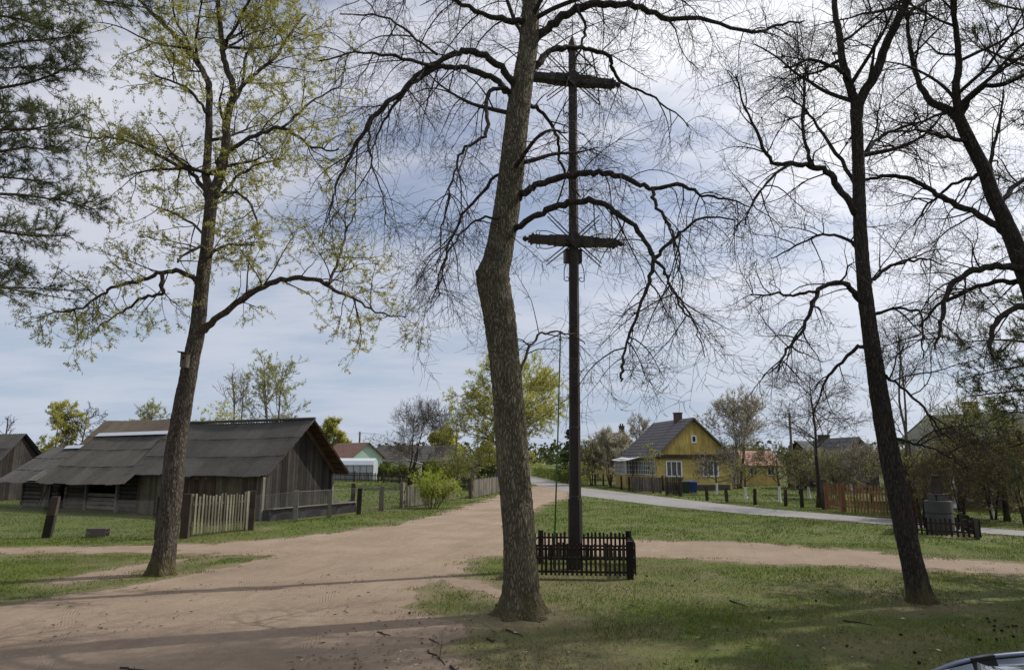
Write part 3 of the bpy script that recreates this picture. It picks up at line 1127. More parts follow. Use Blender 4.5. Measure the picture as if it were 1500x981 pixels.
def log_section(name, label, cat, l0, l1, o_f, He, ridge_n, RHt, door=None, bay=None, white=None, wn_=0.0):
    O, e, n = BARN_O, BE, BN
    A = O + e * l0
    B_ = O + e * l1
    root = thing(name, label, cat, (A + B_) / 2)
    w = MB()
    core = MB()
    Wd = ridge_n * 2
    Hw = He + 0.28
    ends = [(l0 + 0.02, l1)] if not bay else [(l0 + 0.02, l1)]
    # logs of the front wall, round, notched ends passing the corner
    nlog = int(Hw / 0.21)
    segs = [(l0 + 0.05, l1)] if not bay else [(bay[1], l1), (l0 + 0.05, bay[0])]
    for (sa, sb) in segs:
        w = MB()
        for k in range(nlog + 1):
            z = 0.12 + k * 0.21
            if z > Hw:
                break
            j0, j1 = U(-0.04, 0.06), U(-0.04, 0.06)
            w.tube([O + e * (sa + j0) + n * wn_ + Z * z, O + e * ((sa + sb) / 2) + n * (wn_ + U(-.01, .01)) + Z * (z + U(-.012, .012)), O + e * (sb + j1) + n * wn_ + Z * z],
                   [0.105 * U(.9, 1.08) for _ in range(3)], 8, True, rnd())
        w.build("log_wall", M['log'], root)
    w = MB()
    for k in range(nlog + 3):                       # end wall logs
        z = 0.22 + k * 0.21
        if z > Hw + 0.3:
            break
        w.tube([O + e * (l1 - 0.12) + n * (wn_ - 0.15) + Z * z, O + e * (l1 - 0.12) + n * Wd + Z * z], [0.1, 0.1], 8, True, rnd())
    w.build("log_wall", M['log'], root)
    house_walls(core, O + e * (l0 + 0.12) + n * (wn_ + (2.2 if bay else 0.06)), n, e, Wd - (2.2 if bay else 0.06) - wn_, l1 - l0 - 0.3, Hw, RHt - 0.25)
    core.build("wall", M['dark_void'], root)
    if bay:
        bp = MB()
        for k in range(4):
            z = 0.2 + k * 0.2
            bp.obox(O + e * ((bay[0] + bay[1]) / 2) + n * (wn_ - 0.12) + Z * z, e, n, Z, (bay[1] - bay[0]) / 2 + 0.1, 0.02, 0.075, rnd())
        bp.build("rail_board", M['grey_wood'], root)
        for k in (bay[0], bay[1]):
            po = MB()
            po.obox(O + e * k + n * (wn_ - 0.18) + Z * (He / 2 + 0.1), e, n, Z, 0.06, 0.06, He / 2 + 0.1, 0.8)
            po.build("post", M['grey_wood'], root)
    if door:
        dm = MB()
        boards(dm, O + e * (door + 0.8) + n * (wn_ - 0.14), O + e * door + n * (wn_ - 0.14), 0.1, lambda x: He + 0.15, 0.16, 0.03, -n)
        dm.bar(O + e * (door + 0.75) + n * (wn_ - 0.19) + Z * 0.2, O + e * (door + 0.05) + n * (wn_ - 0.19) + Z * (He), 0.03, 0.09, 0.9, n)
        dm.build("door", M['grey_wood'], root)
    r = MB()
    for s_ in (0, 1):
        if s_ == 0:
            a0 = O + e * (l0 - 0.35) + n * (-o_f) + Z * He
            a1 = O + e * (l1 + 0.7) + n * (-o_f) + Z * (He - 0.06)
        else:
            a0 = O + e * (l0 - 0.35) + n * (2 * ridge_n + o_f * 0.5) + Z * (He + .2)
            a1 = O + e * (l1 + 0.7) + n * (2 * ridge_n + o_f * 0.5) + Z * (He + .2)
        r0 = O + e * (l0 - 0.35) + n * ridge_n + Z * RHt
        r1 = O + e * (l1 + 0.7) + n * ridge_n + Z * (RHt - 0.05)
        if s_ == 0:
            corrugated(r, a1, a0, r0, r1, amp=0.02)
        else:
            corrugated(r, a0, a1, r1, r0, amp=0.02)
    ro = r.build("roof", M['roof_slate_old'] if bay else M['roof_slate'], root)
    if white:
        c_ = MB()
        for s_ in (-1, 1):
            p = [O + e * white[0] + n * ridge_n + Z * (RHt + 0.07), O + e * white[1] + n * ridge_n + Z * (RHt + 0.03),
                 O + e * white[1] + n * (ridge_n + s_ * 0.22) + Z * (RHt - 0.15), O + e * white[0] + n * (ridge_n + s_ * 0.22) + Z * (RHt - 0.11)]
            nn = (p[1] - p[0]).cross(p[3] - p[0])
            if nn.z < 0:
                p = p[::-1]
            slab(c_, p, 0.015)
        c_.build("ridge_cap", M['ridge_metal'], ro)
    return root


r_ = log_section("log_shed", "low log-walled shed with an open bay, joined to the left end of the timber barn", "shed", 8.02, 13.9, 0.95, 1.40, 2.0, 3.9, None, (9.6, 12.0), (8.3, 14.5), 0.25)
r_ = log_section("log_shed", "smallest log shed of the barn row, with a plank door and short pale ridge cap", "shed", 14.62, 17.9, 0.75, 1.4, 2.0, 3.25, 15.2, None, (14.6, 17.2), 0.35)
pt = MB()
pa, pb = P(48, 702, 34.6), P(70, 688, 35.2)
# pale replaced sheet on the eave
O, e, n = BARN_O, BE, BN
sl1 = V(0, 0, 1.85) + n * 2.75
q0 = O + e * 14.9 + n * -0.75 + Z * 1.44
u_ = (n * 2.75 + Z * 1.85)
slab(pt, [q0, q0 + u_ * 0.28, q0 + u_ * 0.28 + e * 0.8, q0 + e * 0.8][::-1], 0.02)
pt.build("patch_sheet", M['board_side'], r_)

# taller barn behind the row
O2 = BARN_O + BE * 18.3 + BN * 7
r_ = thing("hay_barn", "brown-roofed barn rising behind the log shed, only its roof showing", "barn", O2)
w = MB(); house_walls(w, O2, BN, BE, 6, 7.8, 2.0, 5.1); w.build("wall", M['plank_dark'], r_)
w = MB()
a0, a1 = O2 - BN * .5 - BE * .4 + Z * 1.7, O2 - BN * .5 + BE * 8.2 + Z * 1.7
r0, r1 = O2 + BN * 3 - BE * .4 + Z * 5.25, O2 + BN * 3 + BE * 8.2 + Z * 5.25
corrugated(w, a1, a0, r0, r1)
corrugated(w, a0 + BN * 7, a1 + BN * 7, r1, r0)
w.build("roof", M['roof_brown'], r_)

# far left shed
c0 = G(62, 738)
e1 = V(-0.97, 0.24, 0); e2 = V(0.24, 0.97, 0)
O3 = V(-31.5, 41.5, 0)
r_ = thing("plank_shed", "grey plank shed at the left edge of the photo with a sagging corrugated roof", "shed", O3)
w = MB(); house_walls(w, O3 + e2 * .06, e2, e1, 4.4, 9.9, 1.75, 3.95); w.build("wall", M['dark_void'], r_)
w = MB(); boards(w, O3 + e1 * 10, O3, 0.02, lambda x: 1.7, 0.2, 0.03, -e2); boards(w, O3, O3 + e2 * 4.4, 0.02, lambda x: 1.75 + (2.2 - abs(x - 2.2)) - .05, .2, .03, -e1)
w.build("boarding", M['plank_dark'], r_)  # dark planks: the shade on these walls is put into their colour
w = MB()
corrugated(w, O3 + e1 * 10.3 - e2 * .5 + Z * 1.35, O3 - e1 * 0.5 - e2 * .5 + Z * 1.22, O3 - e1 * .3 + e2 * 2.2 + Z * 4.1, O3 + e1 * 10.3 + e2 * 2.2 + Z * 4.15)
corrugated(w, O3 - e1 * 0.5 + e2 * 4.9 + Z * 1.35, O3 + e1 * 10.3 + e2 * 4.9 + Z * 1.35, O3 + e1 * 10.3 + e2 * 2.2 + Z * 4.15, O3 - e1 * .3 + e2 * 2.2 + Z * 4.1)
w.build("roof", M['roof_slate'], r_)

# --- yellow house
HO = V(11.72, 56.2, 0)
h1 = V(0.9889, 0.149, 0)     # along the gable
h2 = V(-0.149, 0.9889, 0)    # ridge direction, away
HW, HL, HH, HR = 6.25, 8.6, 2.85, 5.75


def yellow_house():
    root = thing("wooden_house", "yellow board-clad house with a dark grey roof and glazed side veranda, beyond the asphalt road", "house", HO + h1 * 3 + h2 * 4)
    w = MB(); house_walls(w, HO, h1, h2, HW, HL, HH, HR); w.build("wall", M['yellow_plain'], root)
    # horizontal siding below, vertical boards in the gable
    s = MB()
    zz_ = 0.45
    while zz_ < 2.58:
        for (a, b_) in ((HO - h2 * 0.012, HO + h1 * HW - h2 * 0.012),):
            s.obox((a + b_) / 2 + Z * (zz_ + 0.07), h1, h2, Z, HW / 2, 0.012 + U(0, .006), 0.068, rnd())
        s.obox(HO - h1 * 0.012 + h2 * (HL / 2) + Z * (zz_ + 0.07), h2, h1, Z, HL / 2, 0.012 + U(0, .006), 0.068, rnd())
        zz_ += 0.142
    s.build("siding", M['yellow_plain'], root)
    g = MB()
    sl_ = (HR - HH) / (HW / 2)
    boards(g, HO - h2 * 0.03 - h1 * 0.0, HO - h2 * 0.03 + h1 * HW, 3.55, lambda x: max(3.56, HH + sl_ * (HW / 2 - abs(x - HW / 2)) - 0.05), 0.115, 0.02, -h2, 0.004, 0.0)
    boards(g, HO - h2 * 0.045 - h1 * 0.0, HO - h2 * 0.045 + h1 * HW, 2.86, lambda x: min(3.62, HH + sl_ * (HW / 2 - abs(x - HW / 2)) - 0.03), 0.115, 0.02, -h2, 0.004, 0.0)
    g.build("gable_boarding", M['yellow_board'], root)
    t = MB()
    t.obox(HO + h1 * (HW / 2) - h2 * 0.16 + Z * 2.70, h1, h2, Z, HW / 2 + 0.12, 0.16, 0.13)
    t.build("cornice", M['post_dark'], root)
    for k in (0.0, HW / 2, HW):
        c_ = MB()
        c_.obox(HO + h1 * k - h2 * 0.035 + Z * 1.3, h1, h2, Z, 0.07, 0.02, 1.27, 0.4)
        c_.build("corner_board", M['yellow_plain'], root)
    f = MB(); f.box(-1, 1, -1, 1, -1, 1); 
    pl = MB(); pl.obox(HO + h1 * (HW / 2) + h2 * (HL / 2) + Z * 0.2, h1, h2, Z, HW / 2 + .03, HL / 2 + .03, 0.22); pl.build("plinth", M['concrete'], root)
    r = MB(); gable_roof(r, HO, h1, h2, HW, HL, HH, HR, 0.42, 0.42, 0.08, 12)
    ro = r.build("roof", M['roof_house'], root)
    bb = MB()
    for s_ in (0, 1):
        q = HO + (h1 * HW if s_ else V(0, 0, 0)) + (h1 if s_ else -h1) * 0.42 - h2 * 0.46 + Z * (HH - sl_ * 0.42 + 0.03)
        bb.bar(q, HO + h1 * HW / 2 - h2 * 0.46 + Z * (HR + 0.03), 0.035, 0.13, 0.5)
    bb.build("bargeboard", M['board_side'], root)
    chimney(ro, HO + h1 * (HW / 2 - 0.12) + h2 * 2.6, 0.6, 0.5, 5.3, 6.35, 0, 'brick', h1)
    nn = -h2
    window(root, HO + h1 * 1.42 + Z * 1.72 + nn * 0.03, h1, nn, 1.38, 1.3, 3, 1, pm='glass_curtain', fw=0.11)
    window(root, HO + h1 * 4.55 + Z * 1.72 + nn * 0.03, h1, nn, 1.38, 1.3, 3, 1, pm='glass_curtain', fw=0.11)
    window(root, HO + h1 * (HW / 2 + 0.08) + Z * 4.1 + nn * 0.07, h1, nn, 0.46, 0.62, 1, 1, fw=0.1)
    # side glazing and veranda
    ln = -h1
    window(root, HO + h2 * 2.35 + Z * 1.75 + ln * 0.03, h2, ln, 4.1, 1.15, 9, 3, pm='glass_curtain', fw=0.07)
    v_ = MB()
    vo = HO + h2 * 4.6 - h1 * 1.15
    v_.obox(vo + h1 * 0.57 + h2 * 1.5 + Z * 0.58, h1, h2, Z, 0.57, 1.5, 0.58)
    v_.obox(vo + h1 * 0.57 + h2 * 1.5 + Z * 2.42, h1, h2, Z, 0.57, 1.5, 0.06)
    ve = v_.build("veranda", M['yellow_plain'], root)
    window(ve, vo + h1 * 0.57 + Z * 1.76 - h2 * 0.02, h1, -h2, 1.12, 1.2, 4, 3, pm='glass_curtain', fw=0.06)
    window(ve, vo + h2 * 1.5 + Z * 1.76 - h1 * 0.02, h2, -h1, 2.95, 1.2, 8, 3, pm='glass_curtain', fw=0.06)
    vr = MB()
    corrugated(vr, vo - h1 * .25 + h2 * 3.3 + Z * 2.38, vo - h1 * .25 - h2 * 1.4 + Z * 2.38, vo + h1 * 1.1 - h2 * 1.4 + Z * 2.72, vo + h1 * 1.1 + h2 * 3.3 + Z * 2.72, rows=1, amp=0.02)
    vr.build("veranda_roof", M['ridge_metal'], root)
    pp = MB(); pp.obox(vo + h1 * 0.2 - h2 * 1.3 + Z * 1.2, h1, h2, Z, 0.04, 0.04, 1.2); pp.build("veranda_post", M['post_dark'], root)


yellow_house()


def simple_house(name, label, cat, O, e1, e2, W, L, H, RH, wm, rm, oh=0.35, og=0.3, wins=(), ch=None, tiles=0, group=None):
    root = thing(name, label, cat, O + e1 * W / 2 + e2 * L / 2, group)
    w = MB(); house_walls(w, O, e1, e2, W, L, H, RH); w.build("wall", M[wm], root)
    r = MB(); gable_roof(r, O, e1, e2, W, L, H, RH, oh, og, 0.07, tiles)
    ro = r.build("roof", M[rm], root)
    for (face, d, z, ww, hh_) in wins:
        if face == 'g':
            window(root, O + e1 * d + Z * z, e1, -e2, ww, hh_, 2, 1)
        elif face == 'l':
            window(root, O + e2 * d + Z * z, e2, -e1, ww, hh_, 2, 1)
        elif face == 'r':
            window(root, O + e1 * W + e2 * d + Z * z, e2, e1, ww, hh_, 2, 1)
    if ch:
        chimney(ro, O + e1 * ch[0] + e2 * ch[1], ch[2], ch[3], ch[4], ch[5], ch[6] if len(ch) > 6 else 0, 'brick', e1)
    return root


def unit(x, y):
    v_ = V(x, y, 0); v_.normalize()
    return v_


# pale green house with a rusty red roof (gable to the camera's right)
q = P(515, 690, 92); q.z = 0
a1 = unit(0.75, 0.66); a2 = unit(-0.66, 0.75)
e_, f_ = a1, V(-a1.y, a1.x, 0)
simple_house("cottage", "pale green cottage with a rusty red roof behind the plastic greenhouse", "house", q, e_, f_, 4.6, 8.5, 2.75, 4.55, 'green_wall', 'roof_rust', 0.4, 0.35,
             [('g', 1.3, 1.75, 0.9, 1.1), ('g', 3.2, 1.75, 0.9, 1.1), ('l', 2.0, 1.8, 1.0, 1.0), ('l', 4.8, 1.8, 1.0, 1.0)], None, 8)
# long grey barn behind the bare orchard tree
q = P(548, 690, 104); q.z = 0
simple_house("long_barn", "long grey-roofed barn behind the round bare tree", "barn", q + unit(0, 1) * 0, unit(0.05, 1), unit(1, -0.05), 7, 11.5, 2.2, 4.35, 'plank_dark', 'roof_slate_old', 0.5, 0.4, (), None, 6)
# dark gable house with chimney
q = P(634, 690, 108); q.z = 0
simple_house("dark_house", "small dark gabled house with a stub chimney beside the street lamp", "house", q, unit(1, 0.12), unit(-0.12, 1), 3.9, 6.5, 2.4, 4.6, 'plank_dark', 'roof_slate', 0.35, 0.3, [('g', 2.0, 1.4, 0.8, 0.9)], (1.95, 0.8, 0.5, 0.5, 4.2, 5.2))
simple_house("low_outhouse", "low pale outhouse with a light tin roof in front of the dark gabled house", "shed", q + V(-5.2, -8, 0), unit(1, 0.1), unit(-0.1, 1), 4.4, 3.2, 1.7, 2.3, 'pale_wall', 'ridge_metal', 0.2, 0.2)
# house with yellow gable and two chimney pots beyond the blossom tree
q = P(893, 690, 82); q.z = 0
simple_house("far_house", "far yellowish house whose roof and two-pot chimney show above the blossoming tree", "house", q, unit(1, 0.15), unit(-0.15, 1), 3.6, 7, 3.6, 5.55, 'yellow_plain', 'roof_slate_old', 0.3, 0.3, [('g', 1.8, 2.2, 0.9, 1.1)], (1.8, 0.6, 0.55, 0.5, 5.1, 6.3, 2))
# red roofed cottage
q = P(1093, 690, 66); q.z = 0
root_ = simple_house("cottage", "small yellow cottage with a salmon red roof behind the whitewashed fruit trees", "house", q, unit(-0.05, 1), unit(1, 0.05), 3.0, 3.2, 2.0, 3.15, 'yellow_plain', 'roof_red', 0.3, 0.15,
                     [('l', 0.7, 1.35, 0.75, 0.8), ('l', 2.4, 1.35, 0.75, 0.8)], None, 7)
# dark tar-roofed farm buildings
q = P(1196, 690, 58); q.z = 0
simple_house("outbuilding", "dark grey tar-roofed outbuilding with a broad chimney stack, right of the tall thin pole", "outbuilding", q, unit(-0.1, 1), unit(1, 0.1), 5.0, 2.6, 2.6, 3.95, 'plank_dark', 'roof_dark', 0.3, 0.3, (), (2.4, 2.25, 0.5, 0.85, 3.6, 4.5), 5)
q = P(1231, 690, 55); q.z = 0
simple_house("outbuilding", "dark grey gabled outbuilding seen end-on to the left of the right-hand tree trunk", "outbuilding", q, unit(1, 0.05), unit(-0.05, 1), 3.1, 6.5, 2.6, 4.15, 'plank_dark', 'roof_dark', 0.35, 0.3, (), None, 5)


# green hip-roofed house at the right edge
def hip_house():
    A = P(1334, 690, 38); A.z = 0
    e1 = unit(0.88, -0.47); e2 = unit(0.47, 0.88)
    W, D, H, RH = 7.6, 6.5, 3.55, 5.05
    root = thing("hip_roofed_house", "large green-roofed house half hidden by branches at the right edge of the photo", "house", A)
    w = MB()
    w.obox(A + e1 * W / 2 + e2 * D / 2 + Z * H / 2, e1, e2, Z, W / 2, D / 2, H / 2)
    w.build("wall", M['plank_brown'], root)
    r = MB()
    oh = 0.45
    b_ = [A - e1 * oh - e2 * oh + Z * H, A + e1 * (W + oh) - e2 * oh + Z * H, A + e1 * (W + oh) + e2 * (D + oh) + Z * H, A - e1 * oh + e2 * (D + oh) + Z * H]
    r0, r1 = A + e1 * 1.2 + e2 * D / 2 + Z * RH, A + e1 * (W - 1.4) + e2 * D / 2 + Z * RH
    r.poly([b_[0], b_[1], r1, r0]); r.poly([b_[1], b_[2], r1]); r.poly([b_[2], b_[3], r0, r1]); r.poly([b_[3], b_[0], r0])
    r.poly([p - Z * 0.15 for p in b_][::-1])
    for i in range(4):
        r.poly([b_[i] - Z * .15, b_[(i + 1) % 4] - Z * .15, b_[(i + 1) % 4], b_[i]])
    ro = r.build("roof", M['roof_green'], root)
    chimney(ro, A + e1 * 3.35 + e2 * (D / 2 - .3), 0.7, 0.6, 4.6, 5.65, 0, 'concrete', e1)
    lt = MB()
    for k in range(-12, 18):
        a = A - e2 * 0.5 + e1 * (0.3 + k * 0.13) + Z * 2.5
        for sg in (1,):
            x0 = 0.3 + k * 0.13
            lo_, hi_ = max(0.1, x0), min(1.75, x0 + 1.0)
            if lo_ < hi_:
                lt.bar(A - e2 * 0.5 + e1 * lo_ + Z * (3.5 - (lo_ - x0)), A - e2 * 0.5 + e1 * hi_ + Z * (3.5 - (hi_ - x0)), 0.03, 0.035, 0.5, e2)
    lt.build("lattice", M['white_paint'], root)
    pc = MB(); pc.obox(A - e2 * 0.55 + e1 * 1.85 + Z * 1.75, e1, e2, Z, 0.09, 0.06, 1.75); pc.build("porch_post", M['white_paint'], root)
    window(root, A + e1 * 4.2 + Z * 2.0 - e2 * 0.02, e1, -e2, 1.1, 1.3, 2, 1)
    window(root, A + e1 * 6.2 + Z * 2.0 - e2 * 0.02, e1, -e2, 1.1, 1.3, 2, 1)


hip_house()


# plastic greenhouse
def greenhouse():
    a = P(500, 704, 80); a.z = 0
    b_ = P(546, 704, 80); b_.z = 0
    root = thing("greenhouse", "white plastic-film greenhouse behind the long picket fence, left of the bare round tree", "greenhouse", (a + b_) / 2)
    a = a - V(2.4, 0, 0)
    L = (b_ - a).length
    f = MB()
    prof = [(0, 0), (0, 1.75), (0.35, 2.25), (1.4, 2.55), (2.45, 2.25), (2.8, 1.75), (2.8, 0)]
    n_ = 8
    for k in range(n_):
        x0, x1 = L * k / n_, L * (k + 1) / n_
        for i in range(len(prof) - 1):
            sag = 0.0
            f.poly([a + V(x0, prof[i][0], prof[i][1]), a + V(x1, prof[i][0], prof[i][1]), a + V(x1, prof[i + 1][0], prof[i + 1][1]), a + V(x0, prof[i + 1][0], prof[i + 1][1])], rnd())
    for x in (0, L):
        f.poly([a + V(x, p[0], p[1]) for p in prof])
    f.build("film_cover", M['film'], root)
    r = MB()
    for k in range(n_ + 1):
        x = L * k / n_
        r.bar(a + V(x, -0.03, 0), a + V(x, -0.03, 1.78), 0.05, 0.05)
    for z in (0.9, 1.75):
        r.bar(a + V(0, -0.06, z), a + V(L, -0.06, z), 0.05, 0.05)
    r.build("frame", M['grey_wood'], root)


greenhouse()


# ------------------------------------------------------------------ fences, posts
def picket_fence(name, label, pts, h=0.85, pw=0.07, gap=0.07, m_='grey_wood', pm=None, rails=(0.22, 0.65), post_h=1.05, post_w=0.11, top='flat', posts=True, lean=0.02, cat="fence", group=None, z0=0.05, every=2.4):
    root = thing(name, label, cat, pts[0], group)
    for i in range(len(pts) - 1):
        a, b_ = pts[i], pts[i + 1]
        L = (b_ - a).length
        d = (b_ - a).normalized()
        nn = V(d.y, -d.x, 0)
        p = MB()
        x = post_w * 0.6
        while x < L - post_w * 0.5:
            w_ = pw * U(0.85, 1.15)
            c_ = a + d * (x + w_ / 2) + nn * 0.03
            hh_ = h * U(0.95, 1.04)
            tl = d * U(-lean, lean)
            s_, t_ = d * w_ / 2, nn * 0.011
            if top == 'round':
                p.hexa([c_ - s_ - t_ + Z * z0, c_ + s_ - t_ + Z * z0, c_ + s_ + t_ + Z * z0, c_ - s_ + t_ + Z * z0,
                        c_ - s_ - t_ + tl + Z * (hh_ - w_ * .4), c_ + s_ - t_ + tl + Z * (hh_ - w_ * .4), c_ + s_ + t_ + tl + Z * (hh_ - w_ * .4), c_ - s_ + t_ + tl + Z * (hh_ - w_ * .4)], rnd())
                s2 = s_ * 0.55
                e0 = hh_ - w_ * .4 + 0.001
                p.hexa([c_ - s_ - t_ + tl + Z * e0, c_ + s_ - t_ + tl + Z * e0, c_ + s_ + t_ + tl + Z * e0, c_ - s_ + t_ + tl + Z * e0,
                        c_ - s2 - t_ + tl + Z * hh_, c_ + s2 - t_ + tl + Z * hh_, c_ + s2 + t_ + tl + Z * hh_, c_ - s2 + t_ + tl + Z * hh_], 0.5)
            else:
                p.hexa([c_ - s_ - t_ + Z * z0, c_ + s_ - t_ + Z * z0, c_ + s_ + t_ + Z * z0, c_ - s_ + t_ + Z * z0,
                        c_ - s_ - t_ + tl + Z * hh_, c_ + s_ - t_ + tl + Z * hh_, c_ + s_ + t_ + tl + Z * hh_, c_ - s_ + t_ + tl + Z * hh_], rnd())
            x += w_ + gap * U(0.8, 1.25)
        p.build("picket_panel", M[m_], root)
        for z in rails:
            r = MB()
            r.bar(a - nn * 0.005 + Z * z, b_ - nn * 0.005 + Z * z, 0.035, 0.045 if m_ == 'fence_black' else 0.07)
            r.build("rail", M[m_], root)
        if posts:
            k = max(1, round(L / every))
            for j in range(k + (1 if i == len(pts) - 2 else 0)):
                q = MB()
                c_ = a.lerp(b_, j / k) - nn * (post_w * 0.5 + 0.03)
                q.obox(c_ + Z * post_h / 2, d, nn, Z, post_w / 2, post_w / 2, post_h / 2, rnd())
                q.build("post", M[pm or m_], root)
    return root


# black picket enclosure round the cross
FL, FR = G(773, 846), G(930, 848)
BR = G(921, 825); BL = G(787, 824)
picket_fence("picket_enclosure", "low black picket enclosure standing round the foot of the tall cross", [FL, FR, BR, BL, FL], 0.74, 0.05, 0.048, 'fence_black', 'fence_black', (0.14, 0.42, 0.62), 0.8, 0.13, 'round', True, 0.008, "fence", None, 0.07, 9)
# pale picket gate by the leaning maple
picket_fence("picket_gate", "pale picket gate panel in the wire fence, right behind the leafing maple trunk", [G(279, 786), G(362, 777)], 1.36, 0.062, 0.062, 'gate_wood', 'gate_wood', (0.35, 1.05), 1.4, 0.09, 'flat', True, 0.016, "gate", None, 0.08, 9)


def post_thing(name, label, base, h, w, m_, lean=(0, 0), group=None, cap=None, rot=0.3, cat="post"):
    root = None
    mb = MB()
    ex = V(math.cos(rot), math.sin(rot), 0); ey = V(-ex.y, ex.x, 0)
    t = V(lean[0], lean[1], h)
    a = [base - ex * w / 2 - ey * w / 2, base + ex * w / 2 - ey * w / 2, base + ex * w / 2 + ey * w / 2, base - ex * w / 2 + ey * w / 2]
    mid = [p + t * 0.55 + V(U(-.01, .01), U(-.01, .01), 0) for p in a]
    mb.hexa([p - Z * 0.05 for p in a] + mid, rnd())
    n0 = len(mb.v)
    mb.hexa([p + Z * 0.001 for p in mid] + [base + (p - base) * 0.93 + t for p in a], rnd())
    o = mb.build(name, M[m_])
    tag(o, label, cat, group)
    return o


GP = "weathered posts of the roadside wire fence"
fence_posts = [
    ((68, 787), 1.32, .24, 'post_dark', (0.16, 0), "broad dark post leaning right in the chain link fence, nearest the left edge"),
    ((231, 789), 1.36, .2, 'post_dark', (0, 0), "dark square post half hidden behind the leafing maple trunk"),
    ((269, 788), 1.42, .24, 'post_dark', (0.03, 0), "thick red-brown post at the left end of the pale picket gate"),
    ((367, 776), 1.4, .19, 'post_dark', (0.02, 0), "dark post at the right end of the pale picket gate"),
    ((432, 763), 1.25, .2, 'post_grey', (0, 0), "grey post standing in front of the tarpaulin-covered board stack"),
    ((482, 758), 1.2, .18, 'post_grey', (0, 0), "pale thin post in front of the right end of the board stack"),
    ((516, 740), 1.2, .22, 'post_dark', (0.02, 0), "dark post set back, just right of the board stack"),
    ((525, 753), 1.2, .2, 'post_dark', (0.03, 0), "brown post, nearer of the two standing close together right of the board stack"),
    ((558, 748), 1.2, .2, 'post_grey', (0.01, 0), "grey post standing alone between the board stack and the bright bush"),
]
prev = []
for (px, h, w, m_, ln, lb) in fence_posts:
    post_thing("fence_post", lb, G(*px), h, w, m_, ln, GP)

# chain-link between the posts
def wire_mesh(label, pts, h=1.15, step=0.11):
    mb = MB()
    for i in range(len(pts) - 1):
        a, b_ = pts[i], pts[i + 1]
        L = (b_ - a).length
        d = (b_ - a) / L
        n_ = int(L / step)
        for k in range(-int(h / step), n_):
            for sg in (0, 1):
                x0 = k * step
                u0, u1 = max(0, x0), min(L, x0 + h)
                if u1 <= u0:
                    continue
                z0, z1 = (u0 - x0), (u1 - x0)
                if sg:
                    z0, z1 = h - z0, h - z1
                mb.tube([a + d * u0 + Z * (0.05 + z0), a + d * u1 + Z * (0.05 + z1)], [0.0027, 0.0027], 3, False)
        for z in (0.06, h + 0.05):
            mb.tube([a + Z * z, b_ + Z * z], [0.003, 0.003], 3, False)
    o = mb.build("chain_link_mesh", M['wire'])
    tag(o, label, "wire fence")


wire_mesh("chain link mesh strung from the left edge of the photo to the maple trunk", [G(-60, 787), G(68, 787), G(231, 789)])
wire_mesh("chain link mesh strung between the grey posts right of the picket gate", [G(367, 776), G(432, 763), G(482, 758), G(525, 753), G(558, 748), G(591, 742)])

picket_fence("picket_fence", "grey weathered picket fence behind the bright green bush", [G(592, 743), G(630, 739), G(666, 732)], 1.15, .11, .03, 'grey_wood', 'post_grey', (.3, .85), 1.3, .2, 'flat', True, .03, every=9)
picket_fence("picket_fence", "short grey board fence with a red-brown end post left of the big trunk", [G(692, 730), G(735, 720), G(760, 716)], 1.2, .13, .025, 'grey_wood', 'post_dark', (.3, .85), 1.3, .2, 'flat', True, .03, every=4)
picket_fence("picket_fence", "long dark picket fence crossing the meadow in front of the greenhouse", [G(478, 704.5), G(560, 706.5), G(610, 710), G(655, 714), G(700, 717), G(735, 719)], 0.98, .1, .1, 'post_dark', 'post_dark', (.25, .72), 1.15, .16, 'flat', True, .02, every=5)

# right side, along the asphalt road
GR = "old posts along the asphalt road"
for (px, top, lb) in (((1036, 733), 712, "first dark roadside post right of the blue bin"), ((1065, 735), 714, "second dark roadside post right of the blue bin"),
                      ((1106, 739), 716, "dark roadside post in front of the middle whitewashed tree"), ((1151, 741), 717, "dark roadside post between the third whitewashed tree and the thin dark tree"),
                      ((1175, 743), 716, "last dark roadside post, left of the thin dark tree")):
    b0 = G(*px)
    post_thing("roadside_post", lb, b0, (px[1] - top) * depth(px[0], px[1], b0.y) / F, 0.14, 'post_dark', (U(-.05, .05), 0), GR)
GV = "thin posts of the wire fence left of the yellow house"
for i, px in enumerate(((872, 711), (884, 711.5), (895, 713.5), (910.5, 716.5), (922, 719))):
    lb = ["farthest thin fence post left of the yellow house", "second thin fence post from the far end, left of the yellow house", "middle thin fence post left of the yellow house veranda",
          "thin fence post in front of the veranda's left corner", "thin fence post at the left end of the grey picket fence by the veranda"][i]
    b0 = G(*px)
    post_thing("fence_post", lb, b0, 1.1, 0.13, 'post_dark', (0, 0), GV)
picket_fence("picket_fence", "grey close-board fence in front of the yellow house's veranda", [G(926, 719.5), G(966, 722)], 1.15, .13, .02, 'grey_wood', 'post_dark', (.3, .85), 1.15, .15, every=9)
picket_fence("picket_gate", "dark low wooden gate between two posts in front of the yellow house", [G(975, 725), G(995, 727)], 0.95, .09, .07, 'post_dark', 'post_dark', (.25, .7), 1.25, .16, cat="gate", every=9)
picket_fence("picket_fence", "dark picket fence running along the yellow house's gable behind the bins", [G(972, 718.5), G(1025, 717.5), G(1078, 716)], 1.15, .08, .1, 'grey_wood', 'post_dark', (.3, .85), 1.2, .12, every=6)
picket_fence("orange_fence", "orange-brown picket fence with a matching double gate beside the road at right", [G(1209, 745.5), G(1233, 749.5), G(1306, 757), G(1340, 760)], 1.32, .085, .1, 'orange_wood', 'orange_wood', (.3, 1.0), 1.3, .16, 'flat', True, .02, every=9)
o = post_thing("gate_post", "dark rough post at the left end of the orange picket fence", G(1209, 745), 1.5, .25, 'post_dark')

